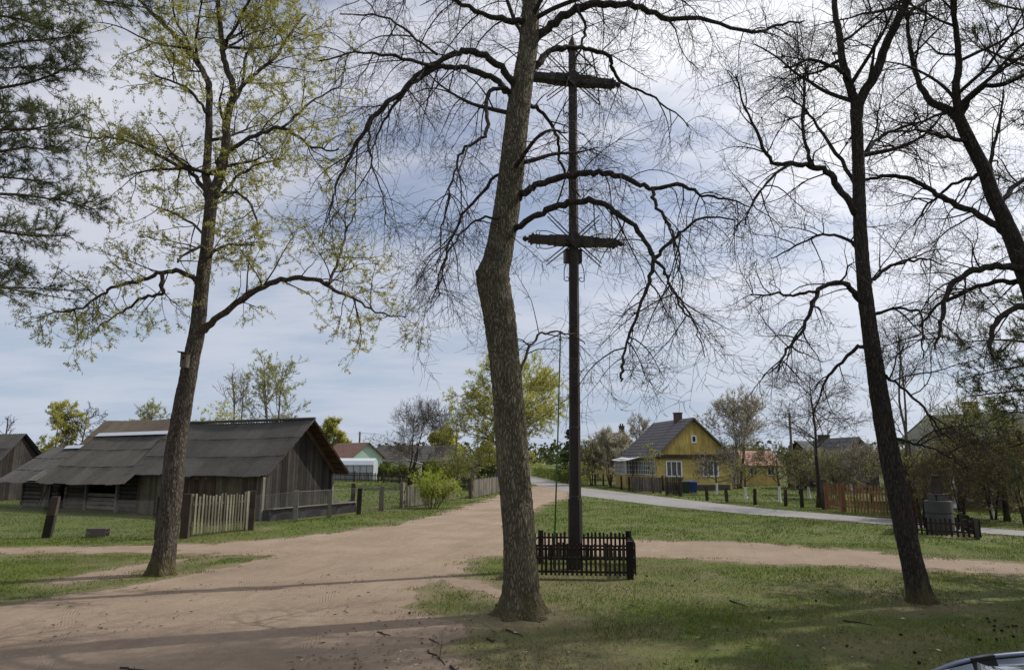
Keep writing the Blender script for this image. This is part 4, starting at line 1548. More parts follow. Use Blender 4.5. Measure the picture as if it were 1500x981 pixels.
# monument in its little fence
m0 = [G(1311, 782), G(1437, 790), G(1410, 778), G(1318, 774)]
picket_fence("picket_enclosure", "small brown picket enclosure round the concrete monument beside the right-hand tree", [m0[0], m0[1], m0[2], m0[3], m0[0]], 0.62, .065, .085, 'fence_black', 'grey_wood', (.2, .45), .68, .11, 'flat', True, .01, every=9)


def monument():
    c_ = G(1379, 781)
    root = thing("stone_monument", "stepped concrete monument with a dark shaft inside the small brown enclosure", "monument", c_)
    e1 = unit(1, 0.05); e2 = unit(-0.05, 1)

    def drum(z0, z1, r0, r1, name, m_):
        mb = MB()
        mb.tube([c_ + Z * z0, c_ + Z * (z0 + 0.03), c_ + Z * (z1 - 0.03), c_ + Z * z1], [r0 * .98, r0, r1, r1 * .97], 20)
        return mb.build(name, M[m_], root)
    drum(0.0, 0.68, 0.43, 0.42, "lower_drum", 'concrete')
    drum(0.695, 1.12, 0.43, 0.43, "upper_drum", 'concrete')
    mb = MB(); mb.obox(c_ + Z * 1.22 + e1 * 0.06, e1, e2, Z, 0.21, 0.2, 0.1); mb.obox(c_ + Z * 1.335 + e1 * 0.02, e1, e2, Z, 0.27, 0.22, 0.015)
    mb.obox(c_ + Z * 1.22 - e1 * 0.22, e1, e2, Z, 0.03, 0.18, 0.1)
    mb.build("cap_block", M['concrete'], root)
    mb = MB(); mb.obox(c_ + Z * 1.56, e1, e2, Z, 0.14, 0.11, 0.21); mb.obox(c_ + Z * 1.86, e1, e2, Z, 0.1, 0.09, 0.09); mb.obox(c_ + Z * 1.96, e1, e2, Z, 0.13, 0.12, 0.02)
    mb.build("shaft", M['post_dark'], root)


monument()


# ------------------------------------------------------------------ the cross
def wayside_cross():
    base = G(843, 833)
    Y = base.y
    root = thing("wayside_cross", "tall dark wooden double cross with iron rays inside the black picket enclosure", "cross", base)
    ex = unit(0.985, 0.17); ey = V(-ex.y, ex.x, 0)
    top = P(838.5, 54, Y)
    H = top.z
    tilt = V((top.x - base.x) / H, 0, 1)

    def at(z):
        return base + tilt * z
    m_ = MB()
    zs = [0, 1.62, 1.63, 5.0, 9.0, 13.2, H - 0.45]
    ws = [0.165, 0.160, 0.138, 0.128, 0.118, 0.108, 0.105]
    n0 = len(m_.v)
    ns = 8
    for z, w in zip(zs, ws):
        for k in range(ns):
            an = math.pi / 8 + k * math.pi / 4
            m_.v.append(tuple(at(z) + (ex * math.cos(an) + ey * math.sin(an)) * w * 1.06))
    for i in range(len(zs) - 1):
        for k in range(ns):
            k2 = (k + 1) % ns
            m_.face((n0 + i * ns + k, n0 + i * ns + k2, n0 + (i + 1) * ns + k2, n0 + (i + 1) * ns + k), 0.5)
    m_.tube([at(H - 0.45), at(H - 0.43), at(H - 0.2), at(H)], [0.12, 0.15, 0.11, 0.03], 8)
    m_.build("mast", M['cross_wood'], root)
    for z, w in ((1.66, .158), (3.3, .152), (5.0, .145)):
        b = MB()
        b.tube([at(z), at(z + 0.05)], [w, w], 8)
        b.build("band", M['iron'], root)
    for (z, hs) in ((8.1, 1), (12.62, 1)):
        c0 = at(z)
        a_ = MB()
        # carved beam: stepped toward the ends
        segs = [(0, 0.5, 0.118, 0.14), (0.5, 0.56, 0.10, 0.13), (0.56, 0.66, 0.108, 0.135), (0.66, 1.07, 0.09, 0.12), (1.07, 1.12, 0.12, 0.14), (1.12, 1.19, 0.078, 0.10)]
        for s_ in (-1, 1):
            for (x0, x1, hz, hy) in segs:
                a_.obox(c0 + ex * s_ * (x0 + x1) / 2 - Z * 0.0, ex, ey, Z, (x1 - x0) / 2, hy, hz, rnd())
        # carved swellings beside the mast
        a_.obox(c0 + Z * 0.0 - ey * 0.03, unit(1, 0) * 0 + (ex + Z).normalized(), ey, (Z - ex).normalized(), 0.165, 0.15, 0.165)
        bm_ = a_.build("crossbeam", M['cross_wood'], root)
        for s_ in (-1, 1):
            f_ = MB(); f_.ball(c0 + ex * s_ * 1.27, 0.075); f_.build("finial", M['cross_wood'], bm_)
        for s1 in (-1, 1):
            for s2 in (-1, 1):
                r = MB()
                d = (ex * s1 * 0.72 + Z * s2 * (0.70 if s2 > 0 else 0.62)).normalized()
                off = d.cross(ey)
                for o_ in (-0.042, 0.042):
                    r.tube([c0 + d * 0.2 + off * o_ - ey * .04, c0 + d * (1.0 if o_ * s1 * s2 > 0 else 0.93) + off * o_ - ey * .04], [0.018, 0.014], 6)
                r.build("ray", M['iron'], root)
        # iron scrolls
        def scroll(path, rr=0.012):
            s = MB(); s.tube(path, [rr] * len(path), 5); s.build("scroll", M['iron'], root)
        for s1 in (-1, 1):
            for s2 in (-1, 1):
                pth = []
                for k in range(9):
                    t = k / 8
                    pth.append(c0 + ex * s1 * (0.45 + 0.45 * t) + Z * s2 * (0.15 + 0.09 * math.sin(t * 2.2)))
                cc = c0 + ex * s1 * 0.93 + Z * s2 * 0.17
                for k in range(12):
                    an = math.pi / 2 - k * 0.52
                    rr = 0.075 - 0.0045 * k
                    pth.append(cc + ex * s1 * math.cos(an) * rr + Z * s2 * math.sin(an) * rr)
                scroll(pth)
            pth = []
            for k in range(9):
                t = k / 8
                pth.append(c0 - Z * (0.48 + 0.52 * t) + ex * s1 * (0.155 + 0.11 * math.sin(t * 2.0)))
            cc = c0 - Z * 1.0 + ex * s1 * 0.19
            for k in range(12):
                an = -k * 0.5
                rr = 0.085 - 0.005 * k
                pth.append(cc + ex * s1 * math.cos(an) * rr + Z * math.sin(an) * rr)
            scroll(pth)
    sb = MB()
    sb.obox(at(7.72) + ey * 0.10, ex, ey, Z, 0.22, 0.12, 0.17)
    sb.build("shrine_box", M['cross_wood'], root)
    ic = MB()
    ic.tube([at(H - 0.02), at(H + 0.62)], [0.014, 0.01], 6)
    ic.tube([at(H + 0.42) - ex * 0.17, at(H + 0.42) + ex * 0.17], [0.011, 0.011], 6)
    for s1 in (-1, 1):
        ic.ball(at(H + 0.42) + ex * s1 * 0.17, 0.022, 6, 5)
    for k in range(8):
        an = k * math.pi / 4 + 0.39
        ic.tube([at(H + 0.42), at(H + 0.42) + (ex * math.cos(an) + Z * math.sin(an)) * 0.1], [0.006, 0.005], 4)
    ic.build("iron_cross", M['iron'], root)


wayside_cross()

# green pole beside the cross
pb_ = G(811, 832); pt_ = P(821, 487, pb_.y - 0.2)
mb = MB(); mb.tube([pb_, pb_.lerp(pt_, .5) + V(.01, 0, 0), pt_], [0.022, 0.02, 0.017], 8)
mb.tube([pb_.lerp(pt_, .965), pb_.lerp(pt_, .975)], [0.04, 0.04], 8)
mb.tube([pb_.lerp(pt_, .145), pb_.lerp(pt_, .152)], [0.04, 0.04], 8)
tag(mb.build("green_pole", M['green_pole'], None, True), "slim green pole standing inside the enclosure left of the cross", "pole")


# ------------------------------------------------------------------ smaller things
def bin_(label, px, m_, h=1.05, w=0.56):
    c_ = G(*px)
    root = thing("wheelie_bin", label, "bin", c_, "wheeled rubbish bins by the yellow house" if px[0] > 900 else "wheeled rubbish bins beyond the big trunk")
    b = MB()
    a0 = [V(-w * .42, -w * .42, .06), V(w * .42, -w * .42, .06), V(w * .42, w * .42, .06), V(-w * .42, w * .42, .06)]
    a1 = [V(-w * .5, -w * .5, h * .9), V(w * .5, -w * .5, h * .9), V(w * .5, w * .55, h * .9), V(-w * .5, w * .55, h * .9)]
    b.hexa([c_ + p for p in a0] + [c_ + p for p in a1])
    b.build("body", M[m_], root)
    l = MB()
    l.hexa([c_ + V(-w * .54, -w * .56, h * .905), c_ + V(w * .54, -w * .56, h * .905), c_ + V(w * .54, w * .6, h * .905), c_ + V(-w * .54, w * .6, h * .905),
            c_ + V(-w * .48, -w * .48, h * .95), c_ + V(w * .48, -w * .48, h * .95), c_ + V(w * .48, w * .55, h * 1.0), c_ + V(-w * .48, w * .55, h * 1.0)])
    l.build("lid", M[m_], root)
    for s_ in (-1, 1):
        q = MB(); q.tube([c_ + V(s_ * w * .38, w * .5, .1), c_ + V(s_ * w * .47, w * .5, .1)], [.1, .1], 12); q.build("wheel", M['rubber'], root)


bin_("dark green wheeled bin left of the blue one by the yellow house", (1004, 722.5), 'bin_green', 0.95)
bin_("blue wheeled bin in front of the yellow house fence", (1015, 722), 'bin_blue', 0.92)
bin_("blue wheeled bin just left of the big trunk, far across the meadow", (727, 701), 'bin_blue', 1.0, .8)
bin_("dark green wheeled bin far off, beside the hedge left of the big trunk", (719, 701), 'bin_green', 1.0, .9)


def board_stack():
    a = G(391, 763); d = BN
    root = thing("board_stack", "long low stack of old boards wrapped in black tarpaulin along the barn gable", "board stack", a)
    L, w = 5.6, 1.0
    e = BE
    t = MB()
    n_ = 22
    rows = []
    for i in range(n_ + 1):
        p = a + d * (L * i / n_) - e * 0.1
        rows.append([p - e * (0.03 + U(-.04, .04)) + Z * 0.0, p - e * U(-.05, .03) + Z * (0.25 + U(-.03, .03)), p + e * (0.04 + U(-.02, .03)) + Z * (0.42 + U(-.03, .03)),
                     p + e * w * .5 + Z * 0.44, p + e * w + Z * 0.42, p + e * w + Z * 0.0])
    base = len(t.v)
    for r in rows:
        for p in r:
            t.v.append(tuple(p))
    for i in range(n_):
        for k in range(5):
            o_ = base + i * 6 + k
            t.face((o_, o_ + 6, o_ + 7, o_ + 1), rnd())
    t.poly(rows[0][::-1]); t.poly(rows[-1])
    t.build("tarpaulin", M['tarp'], root)
    b = MB()
    for k in range(9):
        x0, x1 = U(-.1, .8), L - U(-.2, .8)
        off = e * (-0.12 + 0.14 * k)
        z = 0.455 + U(0, .035)
        b.bar(a + d * x0 + off + Z * z, a + d * x1 + off + Z * (z + U(-.01, .04)), 0.13, 0.03, rnd())
    b.build("board", M['grey_wood'], root)


board_stack()

c_ = G(143, 786)
root = thing("slatted_box", "small low box of grey slats lying on the grass behind the wire fence", "wooden box", c_)
for k in range(2):
    mb = MB(); mb.obox(c_ + Z * (0.08 + 0.13 * k) - V(0, .12, 0), V(1, 0.05, 0).normalized(), V(-0.05, 1, 0).normalized(), Z, 0.31, 0.015, 0.055, rnd()); mb.build("slat", M['post_dark'], root)
    mb = MB(); mb.obox(c_ + Z * (0.08 + 0.13 * k) + V(0, .12, 0), V(1, 0.05, 0).normalized(), V(-0.05, 1, 0).normalized(), Z, 0.31, 0.015, 0.055, rnd()); mb.build("slat", M['post_dark'], root)
mb = MB(); mb.obox(c_ + Z * 0.27, V(1, .05, 0).normalized(), V(-.05, 1, 0).normalized(), Z, .32, .15, .018); mb.build("lid", M['log'], root)


# poles and wires
def pole(name, label, px, top_y, Y, r=0.12, brace=None, lamp=False, cat="pole"):
    b0 = P(px, 690, Y); b0.z = 0
    t0 = P(px, top_y, Y)
    root = thing(name, label, cat, b0)
    m = MB(); m.tube([b0, b0.lerp(V(b0.x, Y, t0.z), 0.5), V(b0.x, Y, t0.z)], [r, r * .9, r * .8], 8); m.build("shaft", M['post_grey'], root)
    if brace:
        m = MB(); m.tube([b0 + V(brace, 0, 0), V(b0.x, Y, t0.z * 0.75)], [r * .9, r * .8], 8); m.build("brace", M['post_grey'], root)
    if lamp:
        m = MB(); pts = [V(b0.x, Y - .1, t0.z - .1), V(b0.x + .05, Y - .1, t0.z + .6), V(b0.x + .4, Y - .1, t0.z + 1.0), V(b0.x + .9, Y - .1, t0.z + 1.1)]
        m.tube(pts, [.045] * 4, 6); m.build("arm", M['iron'], root)
        m = MB(); m.ball((b0.x + 1.1, Y - .1, t0.z + 1.08), .3, 8, 6, .5, (1, .5, .35)); m.build("lamp_head", M['concrete'], root)
    else:
        for s_ in (-1, 1):
            m = MB(); m.tube([V(b0.x + s_ * .05, Y, t0.z - .35), V(b0.x + s_ * .28, Y, t0.z - .35), V(b0.x + s_ * .28, Y, t0.z - .1)], [.03, .03, .05], 5); m.build("insulator", M['white_paint'], root)
    return V(b0.x, Y, t0.z - 0.15)


p1 = pole("utility_pole", "wooden utility pole with a slanting brace behind the green cottage", 525, 632, 112, .17, -2.6)
p2 = pole("street_lamp", "slim street lamp pole between the bare round tree and the leafing big tree", 668, 628, 92, .13, None, True, "street lamp")
p3 = pole("utility_pole", "tall thin utility pole left of the thin dark tree at right", 1162, 604, 56, .11)
p4 = pole("utility_pole", "utility pole with a slanting brace behind the far yellowish house", 894, 626, 98, .16, -4.0)


def wires(label, pts, r=0.012):
    m = MB()
    for off in (-.25, .25):
        for i in range(len(pts) - 1):
            a, b_ = pts[i] + V(off, 0, 0), pts[i + 1] + V(off, 0, 0)
            L = (b_ - a).length
            m.tube([a.lerp(b_, k / 10) - Z * (L * .02 * 4 * (k / 10) * (1 - k / 10)) for k in range(11)], [r] * 11, 3, False)
    tag(m.build("power_line", M['wire'], None), label, "wire")


wires("pair of power wires running from the braced pole to the street lamp", [p1, p2])
wires("pair of power wires leaving the braced pole behind the far yellowish house", [p4, V(p4.x - 9, p4.y + 40, p4.z)])

# birdhouse on the maple
bc = P(271, 528, 15.75)
root = thing("birdhouse", "small wooden birdhouse nailed to the left of the leafing maple trunk", "birdhouse", bc)
m = MB(); m.obox(bc, V(1, 0, 0), V(0, 1, 0), Z, .07, .09, .16, .9); m.build("box", M['log'], root)
m = MB(); m.obox(bc + V(-.02, -.02, .18), V(1, 0, -.12).normalized(), V(0, 1, 0), V(.12, 0, 1).normalized(), .11, .13, .012, .3); m.build("roof", M['post_dark'], root)
m = MB(); m.tube([bc + V(0, -.09, .05), bc + V(0, -.096, .05)], [.025, .025], 10); m.build("entrance_hole", M['dark_void'], root)


# ------------------------------------------------------------------ car
def car():
    X0, YC = 0.55, 3.66
    root = thing("parked_car", "dark blue-grey car whose roof and silver roof rail show in the bottom right corner", "car", V(X0 + 2.2, YC, 0))
    # sections along x: (x, z_low, z_belt, half width low, half width belt)
    sec = [(0.0, .30, .62, .62, .60), (0.12, .24, .74, .76, .74), (0.5, .22, .84, .86, .82), (1.1, .22, .92, .89, .84), (1.6, .22, .96, .9, .85),
           (2.4, .22, .97, .9, .86), (3.3, .22, .98, .9, .86), (3.9, .24, .99, .88, .84), (4.25, .28, .96, .82, .78), (4.38, .36, .8, .72, .68)]

    def ring(s, ss):
        x, zl, zb, wl, wb = s
        pts = []
        for (t, wz) in ((0, .9), (.12, 1.0), (.5, 1.02), (.85, 1.0), (1.0, .95)):
            w = (wl + (wb - wl) * t) * wz
            pts.append((ss * w, zl + (zb - zl) * t))
        return [V(X0 + x, YC + y, z) for (y, z) in pts]
    b = MB()
    rings = []
    for s in sec:
        r1 = ring(s, -1); r2 = ring(s, 1)[::-1]
        top = V(X0 + s[0], YC, s[2] + .03)
        rings.append(r1 + [top] + r2)
    nb = len(rings[0])
    o0 = len(b.v)
    for r in rings:
        for p in r:
            b.v.append(tuple(p))
    for i in range(len(rings) - 1):
        for k in range(nb):
            k2 = (k + 1) % nb
            b.face((o0 + i * nb + k, o0 + (i + 1) * nb + k, o0 + (i + 1) * nb + k2, o0 + i * nb + k2))
    b.poly(rings[0]); b.poly(rings[-1][::-1])
    body = b.build("body", M['car_paint'], root, True)
    # glasshouse
    gs = [(1.05, .93, .95, .80, .79), (1.45, .94, 1.17, .83, .74), (1.86, .95, 1.36, .85, .68), (2.15, .96, 1.43, .85, .665), (2.6, .96, 1.475, .85, .66), (3.1, .97, 1.48, .85, .65), (3.6, .97, 1.44, .84, .63), (3.95, .98, 1.33, .82, .6), (4.2, .96, 1.02, .78, .62)]
    g = MB(); o0 = len(g.v)
    for (x, zl, zt, wl, wt) in gs:
        for (y, z) in ((-wl, zl), (-(wl + wt) / 2 - .02, (zl + zt) / 2), (-wt - .02, zt - .035), (-wt + .08, zt), (0, zt + .02), (wt - .08, zt), (wt + .02, zt - .035), ((wl + wt) / 2 + .02, (zl + zt) / 2), (wl, zl)):
            g.v.append((X0 + x, YC + y, z))
    for i in range(len(gs) - 1):
        for k in range(8):
            g.face((o0 + i * 9 + k, o0 + i * 9 + k + 1, o0 + (i + 1) * 9 + k + 1, o0 + (i + 1) * 9 + k))
    g.build("windows", M['car_glass'], root, True)
    r = MB(); o0 = len(r.v)
    for (x, zl, zt, wl, wt) in gs[2:8]:
        for (y, z) in ((-wt - .03, zt - .05), (-wt + .09, zt + .004), (0, zt + .022), (wt - .09, zt + .004), (wt + .03, zt - .05)):
            r.v.append((X0 + x, YC + y, z))
    for i in range(5):
        for k in range(4):
            r.face((o0 + i * 5 + k, o0 + i * 5 + k + 1, o0 + (i + 1) * 5 + k + 1, o0 + (i + 1) * 5 + k))
    r.build("roof", M['car_glass'], root, True)
    for s_ in (-1, 1):
        q = MB()
        pts = []
        for (x, zl, zt, wl, wt) in gs[2:8]:
            pts.append(V(X0 + x, YC + s_ * (wt - .01), zt - .01))
        pts[0].z -= .03; pts[-1].z -= .03
        sm = smooth_line(pts, 5)
        q.tube(sm, [.017] * len(sm), 8)
        q.build("roof_rail", M['rail_silver'], root, True)
        q = MB(); m_ = sm[6]
        q.obox(m_ - Z * .008, V(1, 0, .15).normalized(), V(0, 1, 0), V(-.15, 0, 1).normalized(), .07, .022, .022)
        q.build("rail_foot", M['rubber'], root)
        q = MB(); q.ball((X0 + 1.75, YC + s_ * .98, 1.0), .11, 8, 6, .5, (.6, 1, .7)); q.build("mirror", M['car_paint'], root, True)
        q = MB(); q.ball((X0 + .16, YC + s_ * .58, .66), .17, 10, 6, .5, (.5, 1, .5)); q.build("headlight", M['lamp_glass'], root, True)
        q = MB(); q.ball((X0 + 4.3, YC + s_ * .62, .8), .13, 10, 6, .5, (.4, 1, 1)); q.build("tail_light", M['roof_red'], root, True)
        for x in (.85, 3.5):
            wz = MB(); wz.tube([V(X0 + x, YC + s_ * .72, .32), V(X0 + x, YC + s_ * .73, .32), V(X0 + x, YC + s_ * .91, .32), V(X0 + x, YC + s_ * .92, .32)], [.28, .32, .32, .29], 24)
            wh = wz.build("wheel", M['rubber'], root)
            wz = MB(); wz.tube([V(X0 + x, YC + s_ * .85, .32), V(X0 + x, YC + s_ * .935, .32)], [.2, .19], 16); wz.build("rim", M['rim'], wh)


def smooth_line(pts, k=4):
    """Catmull-Rom through the points"""
    out = []
    n = len(pts)
    for i in range(n - 1):
        p0 = pts[i - 1] if i else pts[0] * 2 - pts[1]
        p1, p2 = pts[i], pts[i + 1]
        p3 = pts[i + 2] if i + 2 < n else p2 * 2 - p1
        for j in range(k):
            t = j / k
            out.append(0.5 * ((2 * p1) + (p2 - p0) * t + (2 * p0 - 5 * p1 + 4 * p2 - p3) * t * t + (3 * p1 - p0 - 3 * p2 + p3) * t ** 3))
    out.append(pts[-1].copy())
    return out


car()


# ------------------------------------------------------------------ trees
def rvec():
    while True:
        v_ = V(U(-1, 1), U(-1, 1), U(-1, 1))
        if 0.05 < v_.length < 1:
            return v_.normalized()


def pixline(pl, Y0, dY=0.0, k=5, wob=0.0):
    """pl: (px, py, radius px); depth runs from Y0 to Y0+dY; returns points and radii"""
    n = len(pl)
    pts, rad = [], []
    for i, (a, b_, r) in enumerate(pl):
        t = i / max(1, n - 1)
        Y = Y0 + dY * t
        pts.append(P(a, b_, Y))
        rad.append(r * depth(a, b_, Y) / F)
    sp = smooth_line(pts, k)
    sr = [rad[min(n - 1, i // k)] + (rad[min(n - 1, i // k + 1)] - rad[min(n - 1, i // k)]) * ((i % k) / k) for i in range(len(sp))]
    if wob:
        for i in range(1, len(sp)):
            sp[i] = sp[i] + rvec() * wob
    return sp, sr


def trunk_mesh(name, pts, rad, m_, parent, sides=28, flare=0.5, lobes=5, rough=0.05, relief=0.0):
    ph = U(0, 6.28)
    L = sum((pts[i + 1] - pts[i]).length for i in range(len(pts) - 1))
    if relief:
        k = max(1, int(L / len(pts) / 0.055))
        fp, fr = [], []
        for i in range(len(pts) - 1):
            for q in range(k):
                fp.append(pts[i].lerp(pts[i + 1], q / k)); fr.append(rad[i] + (rad[i + 1] - rad[i]) * q / k)
        fp.append(pts[-1]); fr.append(rad[-1])
        pts, rad = fp, fr
        sides = 72
    n = len(pts)
    pa = np.array([tuple(p) for p in pts]); ra = np.array(rad)
    tg = np.gradient(pa, axis=0); tg /= np.linalg.norm(tg, axis=1)[:, None]
    ux = np.array([1.0, 0, 0]) - tg * tg[:, :1]; ux /= np.linalg.norm(ux, axis=1)[:, None]
    uy = np.cross(tg, ux)
    an = np.arange(sides) * 2 * math.pi / sides
    hg = (pa[:, 2] - pa[0, 2])[:, None]
    A = np.broadcast_to(an[None, :], (n, sides))
    Hh = np.broadcast_to(hg, (n, sides))
    ca, sa = np.cos(A), np.sin(A)
    fl = flare * np.exp(-Hh / 0.22)
    lob = 0.5 + 0.5 * np.cos(lobes * A + ph + 0.7 * np.sin(2 * A + ph))
    nz = fbm(ca * 1.3 + 20 + ph + Hh * 0.5, sa * 1.3 + Hh * 1.1 + 11, 3)
    nz2 = fbm(ca * 2.2 + 40 + ph, sa * 2.2 + Hh * 2.6 + 31, 3)
    r = ra[:, None] * (1 + fl * (0.35 + 1.0 * lob) + rough * 2.2 * nz + rough * 0.9 * nz2)
    if relief:
        rr = ra[:, None]
        fz = np.abs(fbm(ca * rr * 26 + 60 + 0.6 * nz2, sa * rr * 26 + 7 + Hh * 3.2, 3))
        fz2 = fbm(ca * rr * 60 + 90, sa * rr * 60 + Hh * 16, 2)
        r = r + relief * np.clip(1 - fz * 5.0, -1, 1) * -1 * np.clip(rr / 0.2, 0.3, 1.2) + relief * 0.8 * fz2
    co = pa[:, None, :] + (ux[:, None, :] * ca[..., None] + uy[:, None, :] * sa[..., None]) * r[..., None]
    co[0, :, 2] = pa[0, 2] - 0.06
    mb = MB()
    mb.v = [tuple(q) for q in co.reshape(-1, 3).tolist()]
    for i in range(n - 1):
        for k in range(sides):
            k2 = (k + 1) % sides
            mb.f.append((i * sides + k, i * sides + k2, (i + 1) * sides + k2, (i + 1) * sides + k))
    mb.f.append(tuple(range((n - 1) * sides, n * sides)))
    mb.c = [0.5] * len(mb.f)
    return mb.build(name, m_, parent, True)


class Cfg:
    def __init__(s, **k):
        s.dens = [0, 2.2, 4.5, 6]; s.len = [0, 1.8, 0.8, 0.4]; s.rad = [0, 0.022, 0.009, 0.0045]
        s.droop = [0, -0.05, -0.04, 0.0]; s.tip = [0, 0.05, 0.1, 0.1]; s.wob = [0, 0.16, 0.22, 0.25]
        s.ang = [0, 60, 50, 45]; s.up = [0, 0.1, 0.1, 0.1]; s.maxl = 3; s.leaf = 0; s.leafsize = 0.05; s.leafn = 5; s.start = 0.15; s.minr = 0.0035; s.steps = [0, 6, 5, 3]; s.flat = 0.0; s.ldens = 1.0
        for a, b_ in k.items():
            setattr(s, a, b_)


def leaf_cluster(mb, p, size, n, spread):
    sh = rnd()
    for _ in range(n):
        c_ = p + rvec() * spread * U(0.2, 1)
        a = rvec(); b_ = a.cross(rvec())
        if b_.length < 1e-3:
            continue
        b_.normalize()
        s_ = size * U(0.6, 1.25)
        a = a * s_; b_ = b_ * s_ * 0.45
        mb.poly([c_ - a, c_ + b_, c_ + a, c_ - b_], min(1, max(0, sh * 0.6 + rnd() * 0.4)))


def grow(mb, lf, pts, rad, level, cfg, start=None, only=None):
    n = len(pts)
    L = 0
    cum = [0]
    for i in range(1, n):
        L += (pts[i] - pts[i - 1]).length
        cum.append(L)
    cnt = L * cfg.dens[level]
    cnt = int(cnt) + (1 if rnd() < cnt - int(cnt) else 0)
    st = cfg.start if start is None else start
    for _ in range(cnt):
        t = st + (1 - st) * (rnd() ** 0.8)
        s_ = t * L
        j = 1
        while j < n - 1 and cum[j] < s_:
            j += 1
        f = (s_ - cum[j - 1]) / max(1e-6, cum[j] - cum[j - 1])
        p = pts[j - 1].lerp(pts[j], min(1, f))
        r = rad[j - 1] + (rad[j] - rad[j - 1]) * min(1, f)
        tan = (pts[j] - pts[j - 1]).normalized()
        perp = tan.cross(rvec())
        if perp.length < 0.1:
            continue
        perp.normalize()
        an = R(cfg.ang[level] * U(0.65, 1.3))
        d = tan * math.cos(an) + perp * math.sin(an)
        d.z += cfg.up[level]
        d.normalize()
        ln = cfg.len[level] * U(0.45, 1.3) * (1 - 0.35 * t)
        r0 = max(cfg.minr, min(r * 0.7, cfg.rad[level] * U(0.7, 1.25) * (ln / cfg.len[level]) ** 0.5))
        ns = cfg.steps[level]
        cp = [p]
        cr = [r0]
        q = p
        curl = rvec() * cfg.wob[level] * .9
        for k in range(ns):
            if k == ns // 2:
                curl = curl * -.6
            d = d + curl + V(U(-1, 1), U(-1, 1), U(-1, 1)) * cfg.wob[level]
            d.z += cfg.droop[level] + (cfg.tip[level] if k > ns * 0.55 else 0)
            d.normalize()
            q = q + d * (ln / ns)
            cp.append(q)
            cr.append(max(cfg.minr * 0.7, r0 * (1 - 0.75 * (k + 1) / ns)))
        mb.tube(cp, cr, 5 if level == 1 and r0 > .012 else (4 if r0 > 0.008 else 3), False, rnd())
        if lf is not None and level >= cfg.leaf and cfg.leaf:
            for k in range(1 if level < cfg.maxl else 0, len(cp)):
                if rnd() < cfg.ldens:
                    leaf_cluster(lf, cp[k], cfg.leafsize, cfg.leafn, cfg.leafsize * 2.6)
        if level < cfg.maxl:
            grow(mb, lf, cp, cr, level + 1, cfg)


def big_tree(name, label, cat, trunk_px, Y0, limbs, m_trunk, m_twig, cfg, lean_dy=0.0, m_leaf_=None, extra=0, flare=0.5, stems=(), group=None, rough=.05):
    tp, tr = pixline(trunk_px, Y0, lean_dy, 6)
    if m_trunk is M['bark_linden']:
        tr = [r * .94 for r in tr]
    base = V(tp[0].x, tp[0].y, 0)
    root = thing(name, label, cat, base, group)
    tp[0] = V(tp[0].x, tp[0].y, 0.0)
    trunk_mesh("trunk", tp, tr, m_trunk, root, 28, flare, 5, rough, 0.013)
    crown = MB()
    lf = MB() if m_leaf_ else None
    sk = []
    for st in stems:
        sp, sr = pixline(st[0], st[1], st[2], 5, 0.015)
        trunk_mesh("stem", sp, sr, m_trunk, root, 14, 0.0, 3, 0.04)
        sk.append((sp, sr))
    for (pl, ya, dy) in limbs:
        lp, lr = pixline(pl, ya, dy, 4, 0.03)
        lr = [r * (.70 if m_trunk is M['bark_linden'] else .76) * U(.88, 1.12) for r in lr]
        mb = MB()
        mb.tube(lp, lr, 10, True)
        mb.build("limb", M['bark_dark'] if m_trunk is M['bark_linden'] else m_trunk, root, True)  # linden limbs darker than trunk: their backlit look is put into the bark colour
        grow(crown, lf, lp, lr, 1, cfg, 0.12)
    # further limbs filling the crown volume
    for k in range(extra):
        src, srr = random.choice(sk + [(tp, tr)]) if sk else (tp, tr)
        lo_i = int(len(src) * ((0.62 if not sk else 0.86) if src is tp else 0.1))
        if src is tp and sk and rnd() < .8:
            continue
        i = random.randrange(lo_i, len(src) - 2)
        an = U(0, 6.28)
        d = V(math.cos(an), math.sin(an), U(0.1, 0.9)).normalized()
        ln = U(1.2, 3.6)
        q = src[i]
        cp, cr = [q], [min(srr[i] * .5, 0.05)]
        for j in range(7):
            d = (d + rvec() * 0.22 + V(0, 0, -0.05 if cfg.droop[1] < -.06 else 0.03)).normalized()
            q = q + d * ln / 7
            cp.append(q); cr.append(max(0.006, cr[0] * (1 - 0.85 * (j + 1) / 7)))
        cp = smooth_line(cp, 2)
        cr = [cr[min(7, i // 2)] for i in range(len(cp))]
        crown.tube(cp, cr, 6, False)
        grow(crown, lf, cp, cr, 1, cfg, 0.2)
    # top of the trunk and stems
    for (sp, sr) in (sk or [(tp, tr)]):
        h = len(sp) * 2 // 3
        grow(crown, lf, sp[h:], sr[h:], 1, cfg, 0.1)
    crown.build("crown", m_twig, root)
    if lf is not None and lf.v:
        lf.build("leaves", m_leaf_, root)
    return root


linden = Cfg(dens=[0, 3.9, 5.8, 7.0], len=[0, 1.7, 0.8, 0.42], rad=[0, 0.015, 0.0064, 0.0034], droop=[0, -0.13, -0.10, -0.02], tip=[0, 0.10, 0.16, 0.12],
             wob=[0, 0.15, 0.2, 0.24], ang=[0, 62, 52, 48], up=[0, 0.1, 0.05, 0.1], minr=0.0034, steps=[0, 8, 6, 4])
Y2 = G(764, 900).y
T2 = [(764, 900, 31), (764, 885, 29), (764, 868, 28), (763, 840, 27.5), (761, 800, 26), (757, 740, 25), (752, 680, 25.5), (748, 620, 25), (742, 560, 24), (735, 500, 24), (728, 445, 25), (722, 408, 26), (729, 380, 22.5), (738, 330, 21),
      (746, 280, 20), (752, 220, 19.5), (760, 160, 18), (767, 110, 16), (774, 60, 15), (778, 0, 14), (782, -80, 12), (784, -180, 10), (790, -300, 7), (795, -400, 3)]
